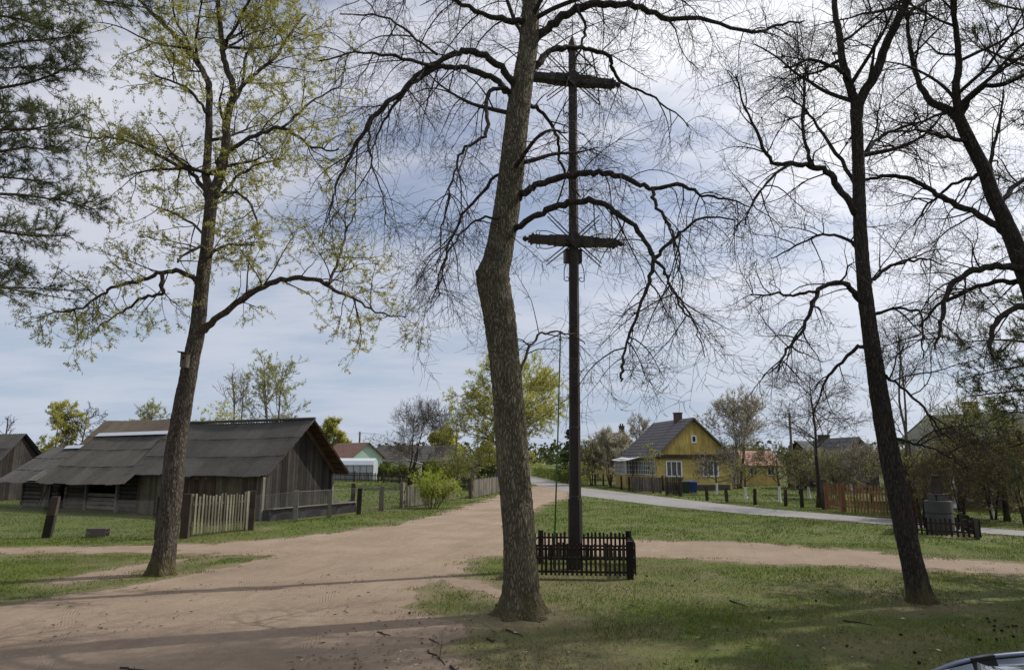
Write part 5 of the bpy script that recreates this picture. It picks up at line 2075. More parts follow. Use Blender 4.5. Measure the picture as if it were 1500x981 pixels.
L2 = [
    ([(780, 62, 9), (792, 50, 9), (813, 33, 8.5), (837, 16, 8), (865, 8, 7.5), (902, 6, 7), (940, 12, 6.5), (980, 28, 5.5), (1040, 30, 4), (1100, 48, 3.4), (1135, 38, 2.6), (1180, 30, 1.6)], Y2, 0.5),
    ([(766, 118, 7), (782, 101, 7), (799, 80, 6.5), (823, 70, 6), (846, 69, 5), (870, 73, 4.5), (893, 84, 4), (896, 102, 4), (912, 122, 3), (940, 136, 2.5), (968, 150, 2), (1010, 185, 1.2)], Y2, 1.6),
    ([(750, 296, 8), (766, 284, 7.5), (780, 274, 7), (804, 264, 7), (832, 258, 7), (865, 254, 6.5), (888, 253, 6), (916, 262, 5.5), (945, 272, 5), (963, 277, 4.5), (1000, 272, 4), (1030, 287, 3), (1060, 291, 2.2), (1100, 302, 1.2)], Y2, -1.4),
    ([(740, 342, 7), (757, 333, 7), (781, 319, 6.5), (809, 305, 6.5), (842, 296, 7), (870, 294, 6.5), (893, 305, 6), (917, 321, 5.5), (940, 345, 5), (959, 378, 5), (950, 412, 4), (938, 442, 3.5), (925, 480, 3), (915, 512, 2.6), (911, 545, 3.2), (909, 556, 2)], Y2, -1.9),
    ([(959, 378, 4.5), (980, 357, 3.6), (1000, 337, 3), (1030, 320, 2.4), (1075, 322, 1.4)], Y2 - 1.2, -.5),
    ([(957, 374, 4), (975, 400, 3), (985, 425, 2.6), (1000, 452, 2.2), (1020, 482, 1.4), (1032, 520, 1)], Y2 - 1.2, -.8),
    ([(956, 278, 4), (959, 300, 3.4), (977, 323, 3), (987, 347, 2.4), (996, 385, 1.6), (1000, 430, 1)], Y2 - 1.1, -.8),
    ([(758, 135, 8), (752, 122, 8), (734, 98, 7.5), (710, 82, 7), (682, 75, 6.5), (659, 84, 6), (620, 105, 5.5), (588, 135, 5), (551, 165, 5), (530, 197, 4), (512, 231, 3.4), (497, 265, 2.6), (485, 297, 1.8), (478, 330, 1)], Y2, -1.6),
    ([(756, 152, 7), (745, 136, 7), (724, 117, 6.5), (696, 103, 6), (668, 98, 5), (640, 101, 4.5), (612, 116, 4), (580, 150, 3), (556, 190, 2), (540, 230, 1.2)], Y2, 1.6),
    ([(776, 42, 7), (764, 33, 6.5), (734, 28, 6), (706, 19, 5), (668, 2, 4.5), (630, -15, 3.6), (580, -20, 2.5), (530, -2, 1.5)], Y2, -.8),
    ([(752, 140, 4.5), (741, 128, 4.5), (717, 136, 4), (713, 164, 4), (713, 197, 3.6), (696, 207, 3), (677, 222, 2.6), (665, 255, 2.2), (655, 300, 1.8), (646, 345, 1.4), (640, 400, 1)], Y2, -1.6),
    ([(744, 262, 4), (731, 255, 3.6), (706, 281, 3.2), (677, 314, 2.8), (659, 356, 2.4), (648, 400, 1.8), (640, 440, 1.2)], Y2, 1.0),
    ([(738, 322, 3), (727, 319, 2.6), (696, 323, 2.2), (668, 352, 2), (648, 392, 1.5), (632, 440, 1)], Y2, -1.2),
    ([(741, 560, 4), (757, 552, 3.2), (772, 514, 2.8), (787, 493, 2.4), (803, 486, 2.2), (822, 487, 1.8), (842, 491, 1.3), (858, 505, 1)], Y2 + .1, 2.2),
    ([(764, 150, 5), (780, 155, 4.5), (799, 172, 3.8), (816, 202, 3.4), (820, 234, 3), (832, 262, 2.2), (850, 290, 1.5)], Y2, 1.4),
    ([(776, 40, 5), (800, -10, 4.5), (840, -50, 4), (900, -70, 3), (960, -40, 2)], Y2, -1.5),
    ([(774, 70, 4), (750, 20, 3.6), (720, -40, 3), (660, -80, 2), (600, -70, 1.5)], Y2, 1.6),
    ([(845, 8, 3.4), (858, 40, 3), (851, 66, 2.4), (838, 100, 1.6), (828, 130, 1)], Y2 + .1, -.8),
    ([(640, 95, 4), (610, 92, 3.6), (570, 80, 3), (520, 78, 2.2), (470, 90, 1.4)], Y2 - .7, -1.2),
    ([(640, 80, 3), (600, 50, 2.6), (560, 25, 2), (500, 20, 1.3)], Y2 - .6, .9),
    ([(551, 165, 3), (540, 200, 2.4), (546, 240, 2), (560, 285, 1.4), (566, 330, 1)], Y2 - 1.1, -.8),
]
stub = ([(724, 412, 16), (713, 404, 14), (705, 402, 11), (702, 403, 7)], Y2 - .05, -.1)
r_t2 = big_tree("linden_tree", "big bare linden with stout grey trunk and long drooping branches, beside the tall cross", "tree", T2, Y2, L2, M['bark_linden'], M['twig_dark'], linden, 0.0, None, 9, .6, (), None, .08)
lp, lr = pixline(*[stub[0], stub[1], stub[2]], 4)
mb = MB(); mb.tube(lp, lr, 16, True); mb.build("branch_stub", M['bark_linden'], r_t2, True)

# leafing maple at left
maple = Cfg(dens=[0, 4.2, 6.0, 5.5], len=[0, 1.5, 0.65, 0.3], rad=[0, 0.018, 0.008, 0.0045], droop=[0, -0.02, -0.03, 0.0], tip=[0, 0.05, 0.06, 0.1], wob=[0, 0.24, 0.3, 0.3],
            ang=[0, 60, 52, 48], up=[0, 0.15, 0.05, 0.1], leaf=2, leafsize=0.023, leafn=8, minr=0.0042, steps=[0, 6, 4, 3], ldens=0.6)
Y1 = G(237, 841).y
T1 = [(236, 841, 17.5), (239, 822, 16.3), (243, 795, 15.6), (249, 745, 15), (254, 695, 15.3), (259, 645, 13.6), (267, 600, 13), (274, 560, 12.4), (281, 522, 11.8), (289, 485, 11.2), (297, 407, 9.8), (303, 363, 9), (308, 308, 8.4), (311, 282, 7.8)]
S1 = [([(311, 292, 6.5), (302, 262, 6), (303, 237, 5.6), (306, 182, 5), (306, 130, 4.5), (303, 116, 4.2), (286, 88, 3.8), (264, 60, 3.4), (237, 33, 3), (204, 0, 2.4), (170, -40, 1.6)], Y1, .6),
      ([(311, 292, 7.5), (320, 262, 7), (330, 220, 6.2), (333, 171, 5.5), (343, 133, 4.8), (330, 94, 4.2), (325, 60, 3.8), (319, 0, 3.2), (318, -70, 2.4), (322, -140, 1.2)], Y1, -.5)]
L1 = [
    ([(291, 487, 8), (303, 479, 7), (330, 457, 6.5), (363, 432, 6), (396, 416, 5.2), (429, 407, 4.8), (468, 412, 4.2), (496, 427, 3.2), (523, 440, 2.5), (551, 457, 1.8), (595, 465, 1)], Y1, -.8),
    ([(478, 414, 3.2), (485, 410, 3), (496, 380, 2.4), (507, 341, 1.8), (520, 310, 1)], Y1 - .6, .7),
    ([(297, 418, 5.5), (286, 410, 5), (264, 398, 4.6), (237, 399, 4.2), (209, 410, 3.6), (171, 418, 3), (149, 432, 2.6), (121, 451, 2), (83, 457, 1.4), (50, 465, 1)], Y1, -.9),
    ([(238, 399, 4), (237, 418, 3.6), (236, 430, 3.2), (209, 436, 2.8), (187, 452, 2.2), (160, 468, 1.6), (135, 488, 1)], Y1 - .5, .6),
    ([(304, 292, 4.6), (300, 281, 4.4), (281, 253, 4), (259, 242, 3.6), (220, 223, 3), (193, 208, 2.6), (160, 201, 2.1), (132, 203, 1.6), (105, 195, 1)], Y1, .9),
    ([(318, 240, 5), (330, 226, 4.6), (358, 206, 4.2), (385, 195, 3.8), (413, 187, 3.2), (441, 204, 2.8), (463, 217, 2.2), (496, 220, 1.4)], Y1, -1.0),
    ([(413, 187, 2.6), (440, 165, 2.2), (470, 140, 1.6), (500, 125, 1)], Y1 - .7, .6),
    ([(340, 140, 3.8), (374, 107, 3.3), (402, 85, 2.8), (424, 50, 2.2), (450, 20, 1.4)], Y1, 1.0),
    ([(314, 290, 3.4), (335, 281, 3), (352, 284, 2.7), (369, 303, 2.4), (377, 330, 1.6), (372, 350, 1)], Y1, -.8),
    ([(305, 380, 3.2), (314, 369, 2.9), (336, 358, 2.4), (374, 361, 1.6)], Y1, -.7),
    ([(303, 366, 3.6), (295, 361, 3.2), (275, 369, 2.6), (259, 385, 1.8)], Y1, -.7),
    ([(326, 75, 3.2), (336, 55, 2.8), (358, 17, 2.4), (380, -20, 2)], Y1, -.8),
    ([(306, 170, 3), (285, 140, 2.6), (255, 120, 2), (225, 110, 1.2)], Y1, -1.0),
    ([(306, 130, 3), (275, 60, 2.4), (255, 20, 2), (250, -30, 1.2)], Y1, 1.2),
    ([(333, 171, 3), (352, 130, 2.6), (362, 80, 2), (390, 40, 1.2)], Y1, 1.3),
    ([(303, 350, 2.8), (285, 330, 2.4), (255, 312, 1.8), (220, 300, 1)], Y1, 1.0),
    ([(309, 300, 3), (345, 262, 2.6), (380, 240, 2), (420, 232, 1.2)], Y1, 1.1),
]
big_tree("maple_tree", "leafing maple with thin yellow-green leaves and a leaning trunk, left of the sandy road", "tree", T1, Y1, L1, M['bark_maple'], M['twig_dark'], maple, 0.0, M['leaf_maple'], 16, .28, S1)

# right-hand bare tree
bare = Cfg(dens=[0, 5.4, 6.8, 7.5], len=[0, 1.5, 0.7, 0.38], rad=[0, 0.017, 0.008, 0.0046], droop=[0, -0.05, -0.05, -0.01], tip=[0, 0.08, 0.12, 0.1],
           wob=[0, 0.19, 0.24, 0.26], ang=[0, 60, 52, 48], up=[0, 0.15, 0.08, 0.1], minr=0.0033, steps=[0, 8, 6, 4])
Y3 = G(1350, 881).y
T3 = [(1349, 881, 17.5), (1346, 868, 16.2), (1341, 845, 15.6), (1331, 800, 15), (1319, 740, 15), (1306, 680, 14.5), (1295, 620, 13.5), (1285, 560, 12.6), (1274, 485, 11.2), (1268, 434, 10.2), (1263, 377, 9.6), (1260, 331, 9.2), (1258, 274, 8.8), (1257, 228, 8.4), (1254, 160, 7.6)]
S3 = [([(1255, 180, 7), (1252, 150, 6.5), (1243, 120, 6), (1234, 86, 5.2), (1228, 46, 4.6), (1223, 11, 4), (1214, -60, 3), (1200, -140, 1.6)], Y3, .5),
      ([(1254, 176, 7.5), (1262, 142, 7), (1280, 114, 6.6), (1297, 68, 6), (1318, 23, 5.4), (1328, 0, 5), (1347, -60, 4), (1370, -140, 2)], Y3, -.5)]
L3 = [
    ([(1256, 316, 7), (1245, 300, 6.5), (1228, 274, 6), (1211, 251, 5.5), (1188, 243, 5), (1160, 240, 4.4), (1131, 237, 3.6), (1114, 205, 3), (1091, 154, 2), (1075, 110, 1.2)], Y3, -.7),
    ([(1265, 444, 6), (1254, 431, 5.5), (1240, 418, 5), (1217, 417, 4.6), (1200, 425, 4.2), (1188, 451, 3.8), (1171, 491, 3.2), (1148, 519, 2.4), (1137, 545, 1.4)], Y3, -1.0),
    ([(1240, 116, 4), (1234, 106, 3.8), (1211, 94, 3.4), (1188, 88, 2.9), (1148, 100, 2)], Y3 + .1, -.8),
    ([(1268, 420, 4), (1280, 408, 3.6), (1303, 391, 3), (1331, 382, 2.4), (1362, 381, 1.5), (1385, 390, 1)], Y3, .9),
    ([(1270, 470, 4), (1282, 459, 3.5), (1303, 454, 3), (1330, 453, 2.6), (1346, 458, 2.2), (1351, 491, 1.8), (1353, 525, 1.2)], Y3, -.9),
    ([(1274, 515, 4), (1257, 508, 3.5), (1228, 537, 3), (1211, 557, 2.4), (1198, 590, 1.6), (1190, 620, 1)], Y3, .8),
    ([(1284, 545, 3.2), (1310, 560, 2.6), (1345, 590, 2.2), (1375, 625, 1.6), (1400, 650, 1)], Y3, -.8),
    ([(1298, 640, 3), (1325, 645, 2.4), (1360, 655, 2), (1395, 672, 1.6), (1420, 690, 1)], Y3, -.6),
    ([(1258, 240, 4), (1275, 215, 3.5), (1300, 195, 3), (1340, 180, 2)], Y3, 1.0),
    ([(1258, 280, 4), (1232, 235, 3.4), (1205, 195, 2.8), (1178, 160, 2.2), (1150, 140, 1.4)], Y3, 1.2),
    ([(1188, 243, 3.2), (1178, 200, 2.8), (1176, 150, 2.2), (1180, 100, 1.4)], Y3 - .4, .3),
    ([(1160, 240, 3), (1130, 260, 2.6), (1105, 290, 2), (1090, 330, 1.4)], Y3 - .5, -.6),
    ([(1200, 425, 3.2), (1170, 432, 2.8), (1140, 430, 2.2), (1100, 432, 1.4)], Y3 - .6, .4),
    ([(1318, 26, 4), (1345, 10, 3.4), (1380, -10, 2.6)], Y3 - .3, 1.0),
    ([(1262, 370, 3.4), (1240, 350, 3), (1205, 345, 2.4), (1165, 362, 1.8), (1130, 380, 1)], Y3, 1.2),
]
big_tree("bare_tree", "slender bare dark tree forking high up, on the grass in front of the concrete monument", "tree", T3, Y3, L3, M['bark_dark'], M['twig_dark'], bare, 0.0, None, 18, .35, S3)

Y4 = 13.6
T4 = [(1592, 886, 22), (1588, 860, 20.5), (1580, 800, 20), (1568, 700, 19), (1552, 600, 18.5), (1535, 500, 15), (1500, 394, 12.5), (1480, 342, 11), (1457, 291, 9.8), (1440, 245, 9), (1417, 200, 8.2), (1404, 170, 7.5)]
S4 = [([(1406, 176, 6.5), (1388, 160, 6), (1366, 150, 5), (1348, 126, 4), (1337, 90, 3.2), (1330, 40, 2.4), (1325, -20, 1.4)], Y4, .6),
      ([(1406, 176, 6), (1400, 140, 5.4), (1404, 90, 4.6), (1400, 40, 3.8), (1392, -20, 3), (1390, -90, 1.6)], Y4, -.6)]
L4 = [
    ([(1486, 352, 8), (1468, 337, 7), (1434, 314, 6.2), (1394, 297, 5.6), (1365, 280, 5), (1337, 263, 4.4), (1303, 257, 3.8), (1278, 262, 3), (1262, 262, 2)], Y4, .6),
    ([(1502, 402, 8), (1485, 392, 7), (1451, 391, 6.4), (1417, 400, 5.8), (1394, 417, 5), (1381, 450, 4.6), (1378, 480, 3.2), (1370, 510, 2)], Y4, -.7),
    ([(1510, 424, 6), (1500, 414, 5.4), (1457, 414, 4.6), (1411, 428, 4), (1371, 450, 2.8), (1345, 480, 1.6)], Y4, .8),
    ([(1525, 462, 7), (1500, 448, 6.4), (1474, 460, 5.6), (1455, 480, 5.2), (1450, 505, 3.4), (1458, 530, 2)], Y4, -.8),
    ([(1408, 168, 5), (1434, 131, 4.4), (1480, 120, 4), (1530, 90, 3)], Y4, -.4),
    ([(1440, 250, 4), (1420, 262, 3.6), (1395, 270, 3), (1360, 300, 2.2), (1340, 330, 1.4)], Y4, 1.1),
    ([(1462, 300, 5), (1490, 270, 4.4), (1530, 250, 3.6), (1580, 210, 2.4)], Y4, .9),
    ([(1420, 205, 4), (1380, 200, 3.2), (1350, 190, 2.6), (1310, 195, 1.6)], Y4, -1.1),
    ([(1455, 288, 4), (1450, 240, 3.4), (1462, 190, 2.8), (1470, 130, 1.8)], Y4, 1.0),
    ([(1546, 560, 6), (1600, 520, 5), (1660, 500, 4), (1720, 520, 2.5)], Y4, -.8),
    ([(1520, 450, 6), (1570, 390, 5), (1640, 340, 4), (1700, 330, 2)], Y4, .8),
]
big_tree("bare_tree", "bare tree leaning in at the right edge, its trunk cut off by the frame", "tree", T4, Y4, L4, M['bark_dark'], M['twig_dark'], bare, 0.0, None, 16, .35, S4)


# ------------------------------------------------------------------ pines
def needles(mb, p, d, n, ln, w):
    sh = U(0, 0.7)
    for _ in range(n):
        a = (d * U(0.1, 1.0) + rvec() * 0.95).normalized()
        s_ = a.cross(rvec())
        if s_.length < 1e-3:
            continue
        s_.normalize()
        q = p + d * U(-.05, .05)
        l = ln * U(.7, 1.2)
        mb.poly([q - s_ * w * .5, q + s_ * w * .5, q + a * l], min(1, sh + U(0, .3)))


def pine(name, label, base, H, r0, limbs, extra, mneed, seed, nn=9, nl=0.12, nw=0.011, lowfrac=0.35, xlen=2.6, tw=4, nd_=9.5):
    random.seed(seed)
    root = thing(name, label, "tree", base)
    tp = [base + V(0.02 * math.sin(k), 0.02 * math.cos(k * 1.7), H * k / 10) for k in range(11)]
    tp = smooth_line(tp, 3)
    tr = [r0 * (1 - 0.85 * i / (len(tp) - 1)) for i in range(len(tp))]
    trunk_mesh("trunk", tp, tr, M['bark_pine'], root, 20, .3, 4)
    cr_, ne = MB(), MB()
    lines = []
    for pl in limbs:
        lp, lr = pl
        lines.append((lp, lr, True))
    for k in range(extra):
        t = lowfrac + (1 - lowfrac) * (k + rnd()) / extra
        i = min(len(tp) - 2, int(t * (len(tp) - 1)))
        an = U(0, 6.28)
        d = V(math.cos(an), math.sin(an), U(-.1, .35)).normalized()
        ln = xlen * (1.15 - t) * U(.7, 1.2) + .5
        q = tp[i]; cp = [q]; cr = [max(.012, tr[i] * .3)]
        for j in range(6):
            d = (d + rvec() * .15 + V(0, 0, -.03 + .05 * (j > 3))).normalized(); q = q + d * ln / 6
            cp.append(q); cr.append(max(.006, cr[0] * (1 - .8 * (j + 1) / 6)))
        lines.append((cp, cr, False))
    for (lp, lr, near) in lines:
        cr_.tube(lp, [r * .6 for r in lr], 6, False)
        L = sum((lp[i + 1] - lp[i]).length for i in range(len(lp) - 1))
        for k in range(int(L * (nd_ if near else tw))):
            t = 0.22 + .78 * rnd()
            x = t * (len(lp) - 1); i = min(len(lp) - 2, int(x))
            p = lp[i].lerp(lp[i + 1], x - i)
            tan = (lp[i + 1] - lp[i]).normalized()
            d = (tan * .7 + rvec() * .8 + V(0, 0, .1)).normalized()
            ln = U(.25, .75) * (1.1 - t * .4)
            q = p; cp = [p]
            for j in range(4):
                d = (d + rvec() * .2 + V(0, 0, .06)).normalized(); q = q + d * ln / 4; cp.append(q)
            cr_.tube(cp, [.009, .008, .007, .006, .005], 3, False)
            for j in range(2, 5):
                for _ in range(2):
                    d2 = (cp[j] - cp[j - 1]).normalized()
                    d3 = (d2 + rvec() * .8).normalized(); e_ = cp[j] + d3 * U(.08, .22)
                    cr_.tube([cp[j], e_], [.005, .004], 3, False)
                    needles(ne, e_, d3, nn + 3, nl, nw)
                    needles(ne, cp[j].lerp(e_, .5), d3, nn - 2, nl, nw)
    cr_.build("crown", M['bark_pine'], root)
    ne.build("needles", mneed, root)
    return root


def plines(Y, dY, ls):
    out = []
    for pl in ls:
        lp, lr = pixline([(a, b_, r) for (a, b_, r) in pl], Y, dY * U(-1, 1), 3, .01)
        out.append((lp, lr))
    return out


pb1 = G(-170, 868)
YP = pb1.y
ll = [[(-150, 110, 5), (-60, 80, 4), (20, 62, 3), (70, 58, 2), (108, 52, 1)], [(-150, 150, 5), (-40, 135, 4), (40, 122, 3), (85, 105, 2), (112, 92, 1)], [(-150, 200, 5), (-30, 192, 4), (50, 188, 2.4), (95, 176, 1)],
      [(-150, 250, 5), (-30, 228, 4), (40, 216, 2.4), (88, 224, 1)], [(-150, 280, 5), (-30, 282, 4), (50, 288, 2.6), (100, 296, 2), (138, 306, 1)], [(-150, 320, 5), (-20, 336, 4), (50, 345, 2.4), (102, 346, 1)],
      [(-150, 350, 4), (-40, 372, 3), (10, 388, 1.6), (18, 402, 1)], [(-150, 40, 5), (-60, 20, 4), (10, 25, 3), (60, 38, 2), (104, 55, 1)], [(-150, 270, 4), (-40, 258, 3), (30, 262, 2), (80, 268, 1)],
      [(-150, 120, 4), (-60, 150, 3), (0, 165, 2), (55, 158, 1)], [(-150, 400, 4), (-60, 415, 3), (-5, 425, 1.5), (8, 432, 1)], [(-150, 0, 5), (-40, -25, 4), (60, -10, 3), (150, 2, 2), (215, 12, 1)], [(-150, 60, 4), (-60, 95, 3), (0, 100, 2), (60, 96, 1)]]
pine("pine_tree", "pine reaching in from the left edge with dense dark needled branches", pb1, 19, .24, plines(YP, 1.2, ll), 26, M['needle'], 21, 10, .11, .0105, .3)
random.seed(33)
pb2 = G(1690, 850)
YP = pb2.y
ll = [[(1680, 560, 5), (1580, 520, 4), (1500, 500, 3), (1440, 498, 2), (1400, 505, 1)], [(1680, 590, 5), (1590, 545, 4), (1520, 535, 3), (1462, 542, 2), (1422, 552, 1)], [(1680, 600, 5), (1590, 575, 4), (1520, 570, 3), (1460, 576, 2), (1420, 580, 1)],
      [(1680, 520, 5), (1590, 492, 4), (1520, 488, 2.5), (1470, 500, 1)], [(1680, 640, 5), (1580, 620, 4), (1510, 606, 2.4), (1462, 602, 1)], [(1680, 660, 5), (1590, 650, 4), (1530, 640, 3), (1480, 655, 1.5)],
      [(1680, 130, 5), (1580, 110, 4), (1510, 98, 3.4), (1450, 75, 2.4), (1432, 55, 1)], [(1680, 60, 5), (1580, 30, 4), (1500, 15, 3), (1440, 2, 1.6)], [(1680, 680, 4), (1590, 690, 3), (1530, 685, 2), (1490, 700, 1)]]
pine("pine_tree", "dark pine at the right edge with drooping needled branches over the green-roofed house", pb2, 13, .24, plines(YP, .8, ll), 44, M['needle'], 34, 8, .11, .0115, .28, 3.4, 4, 7)


# the next pine of the same row, just outside the frame: its crown shades the right foreground
pine("pine_tree", "dense pine standing outside the right edge, whose crown shades the lawn", V(14.8, 12.6, 0), 13, .26, [], 64, M['needle_dark'], 55, 10, .16, .034, .3, 3.8, 9)


# ------------------------------------------------------------------ trees and bushes further off
def tree(name, label, base, H, W, m_trunk, m_twig, mleaf=None, cat="tree", stems=1, low=0.25, d1=1.0, rtr=None, leafsize=.09, leafn=4, ldens=.5, group=None, upright=.5, seed=None, minr=.01, d2=1.0, levels=2, white=0.0, droop=0.0, trw=None):
    if seed is not None:
        random.seed(seed)
    root = thing(name, label, cat, base, group)
    cr_ = MB()
    lf = MB() if mleaf else None
    rtr = rtr or H * 0.022
    cfg = Cfg(dens=[0, 2.6 * d1 / max(.6, H / 7), 3.6 * d2 / max(.6, H / 7), 5 / max(.6, H / 7)], len=[0, W * .30, W * .15, W * .07], rad=[0, rtr * .28, rtr * .13, rtr * .07], droop=[0, droop, droop * .6, 0], tip=[0, .05, .08, .08], wob=[0, .2, .26, .28],
              ang=[0, 48, 46, 44], up=[0, upright * .5, upright * .4, upright * .3], maxl=levels + 1, leaf=2 if mleaf else 0, leafsize=leafsize, leafn=leafn, minr=minr, steps=[0, 5, 4, 3], ldens=ldens, start=.2)
    trs = MB()
    for s_ in range(stems):
        an = U(0, 6.28)
        lean = V(math.cos(an), math.sin(an), 0) * (0.0 if stems == 1 else W * .16)
        b0 = base + (lean * .15 if stems > 1 else V(0, 0, 0))
        hh_ = H * U(.85, 1.0) if stems > 1 else H * 0.93
        tp = smooth_line([b0 + lean * (k / 5) ** 1.1 + V(U(-1, 1), U(-1, 1), 0) * H * .012 + Z * hh_ * k / 5 for k in range(6)], 3)
        tr = [rtr * (1.15 if i == 0 else 1) * (1 - .86 * (i / (len(tp) - 1)) ** .8) / (stems ** .35) for i in range(len(tp))]
        if white:
            k = max(2, int(len(tp) * white))
            wm_ = MB(); wm_.tube(tp[:k + 1], [r * 1.04 for r in tr[:k + 1]], 9); 
            wo_ = wm_.build("whitewashed_foot", M['whitewash'], None)
            trs.tube(tp[k:], tr[k:], 9)
            if s_ == 0:
                white_parts = [wo_]
            else:
                white_parts.append(wo_)
        else:
            trs.tube(tp, tr, 9)
        nb = int(9 + H * .9) if stems == 1 else 5
        for k in range(nb):
            t = low + (1 - low) * (k + rnd()) / nb * .97
            i = min(len(tp) - 2, int(t * (len(tp) - 1)))
            a = U(0, 6.28)
            prof = math.sin(math.pi * min(1, max(.08, ((t - low) / (1 - low)) * .85 + .18))) ** .7
            ln = W * .5 * prof * U(.75, 1.15)
            d = V(math.cos(a), math.sin(a), upright * U(.5, 1.3) + t * .4).normalized()
            q = tp[i]; cp = [q]; cr = [tr[i] * .55]
            for j in range(6):
                d = (d + rvec() * .2 + V(0, 0, droop + .02)).normalized(); q = q + d * ln / 6
                cp.append(q); cr.append(max(minr, cr[0] * (1 - .8 * (j + 1) / 6)))
            cr_.tube(cp, cr, 5, False)
            grow(cr_, lf, cp, cr, 1, cfg, .2)
        h = len(tp) * 2 // 3
        grow(cr_, lf, tp[h:], tr[h:], 1, cfg, .1)
    to = trs.build("trunk", m_trunk, root, True)
    if white:
        for w_ in white_parts:
            w_.parent = to
    cr_.build("crown", m_twig, root)
    if lf is not None and lf.v:
        lf.build("leaves", mleaf, root)
    return root


def bush(name, label, base, H, W, mleaf, m_twig, n=300, leafsize=.06, seed=1, D=None, cat="bush", dens=1, minr=.008, kind=None, stems=26):
    random.seed(seed)
    root = thing(name, label, cat, base)
    st, lf = MB(), MB()
    D = D or W
    for k in range(stems):
        a = U(0, 6.28); rr = math.sqrt(rnd())
        e_ = V(math.cos(a) * rr * W / 2, math.sin(a) * rr * D / 2, H * (1 - .45 * rr ** 2) * U(.75, 1.05))
        b0 = V(e_.x * .3, e_.y * .3, 0)
        cp = [base + b0, base + b0.lerp(e_, .5) + V(0, 0, H * .08), base + e_]
        cp = smooth_line(cp, 3)
        st.tube(cp, [minr * 1.5 * (1 - .6 * i / (len(cp) - 1)) for i in range(len(cp))], 4, False)
        for j in range(2, len(cp)):
            for _ in range(3):
                d = (rvec() + V(0, 0, .5)).normalized(); q = cp[j] + d * H * U(.08, .2)
                st.tube([cp[j], q], [minr * .7, minr * .5], 3, False)
                for _ in range(max(1, n // (stems * 12))):
                    leaf_cluster(lf, q + rvec() * .1 * H * rnd(), leafsize, 4, leafsize * 1.6)
    st.build("stems", m_twig, root)
    if mleaf:
        lf.build("foliage", mleaf, root)
    return root


def ground_at(px, Y):
    b_ = P(px, 690, Y)
    return V(b_.x, Y, 0)


def hpx(py, Y, px=750):
    return P(px, py, Y).z


def wpx(w, Y):
    return w * Y / F


# big leafing tree behind the trunk, at the bend of the road
tree("leafing_tree", "large yellow-green leafing tree at the bend of the road, directly behind the big bare linden", ground_at(743, 62), hpx(535, 62) + .3, wpx(150, 62) * 1.15, M['bark_grey'], M['twig_brown'], M['leaf_yellow'], d1=1.4, d2=1.3, leafsize=.075, leafn=6, ldens=.65, seed=5, low=.18, upright=.35, minr=.013)
# round bare orchard tree
tree("orchard_tree", "round bare fruit tree in the middle distance, right of the plastic greenhouse", ground_at(599, 66), hpx(606, 66) + .1, wpx(95, 66) * 1.25, M['bark_dark'], M['twig_brown'], None, d1=1.4, d2=1.1, seed=8, low=.2, upright=.55, minr=.011, stems=3, rtr=.16)
# trees behind the barn
tree("leafing_tree", "half-leafed pale green tree rising behind the middle of the barn roof", ground_at(398, 56), hpx(536, 56), wpx(115, 56), M['bark_grey'], M['twig_grey'], M['leaf_soft'], d1=1.3, d2=1.1, leafsize=.055, leafn=5, ldens=.5, seed=12, low=.3, upright=.8, stems=3, minr=.014)
tree("bare_tree", "thin grey bare tree just left of the half-leafed tree behind the barn", ground_at(345, 58), hpx(545, 58), wpx(75, 58), M['bark_grey'], M['twig_grey'], None, d1=1.5, d2=1.5, seed=13, low=.3, upright=.9, stems=3, minr=.013)
bush("yellow_bush", "yellowish leafing bush top showing over the barn ridge", ground_at(320, 52), hpx(599, 52), wpx(70, 52), M['leaf_yellow'], M['twig_brown'], 1500, .11, 14)
tree("leafing_tree", "small faint rounded tree behind the ridge of the hay barn", ground_at(214, 72), hpx(583, 72), wpx(58, 72), M['bark_grey'], M['twig_grey'], M['leaf_soft'], d1=1.6, d2=1.4, leafsize=.06, leafn=5, ldens=.5, seed=15, low=.45, upright=.6, minr=.016)
tree("leafing_tree", "bushy yellow-green tree between the far left shed and the log shed", ground_at(80, 52), hpx(592, 52), wpx(72, 52), M['bark_grey'], M['twig_brown'], M['leaf_yellow'], d1=1.4, d2=1.2, leafsize=.06, leafn=6, ldens=.6, seed=16, low=.2, upright=.7, stems=3, minr=.013)
tree("orchard_tree", "dark bare apple tree right of the bushy yellow-green tree behind the log shed", ground_at(118, 54), hpx(590, 54), wpx(62, 54), M['bark_dark'], M['twig_dark'], None, d1=1.8, d2=1.6, seed=17, low=.3, upright=.4, minr=.015, rtr=.13)
tree("bare_tree", "sparse bare tree poking above the shed roof at the left edge", ground_at(2, 50), hpx(600, 50), wpx(50, 50), M['bark_dark'], M['twig_dark'], None, d1=.7, d2=.5, seed=18, low=.5, upright=.5, minr=.016, rtr=.12, levels=1)
tree("leafing_tree", "small round yellow-green tree behind the green cottage's roof", ground_at(487, 120), hpx(616, 120), wpx(40, 120) * 1.2, M['bark_grey'], M['twig_brown'], M['leaf_yellow'], d1=1.6, d2=1.6, leafsize=.12, leafn=6, ldens=.6, seed=19, low=.25, upright=.7, minr=.03)
tree("leafing_tree", "small yellow-green tree behind the street lamp and the dark gabled house", ground_at(655, 135), hpx(640, 135), wpx(50, 135), M['bark_grey'], M['twig_brown'], M['leaf_yellow'], d1=1.4, d2=1.4, leafsize=.24, leafn=4, ldens=.7, seed=20, low=.2, minr=.03)
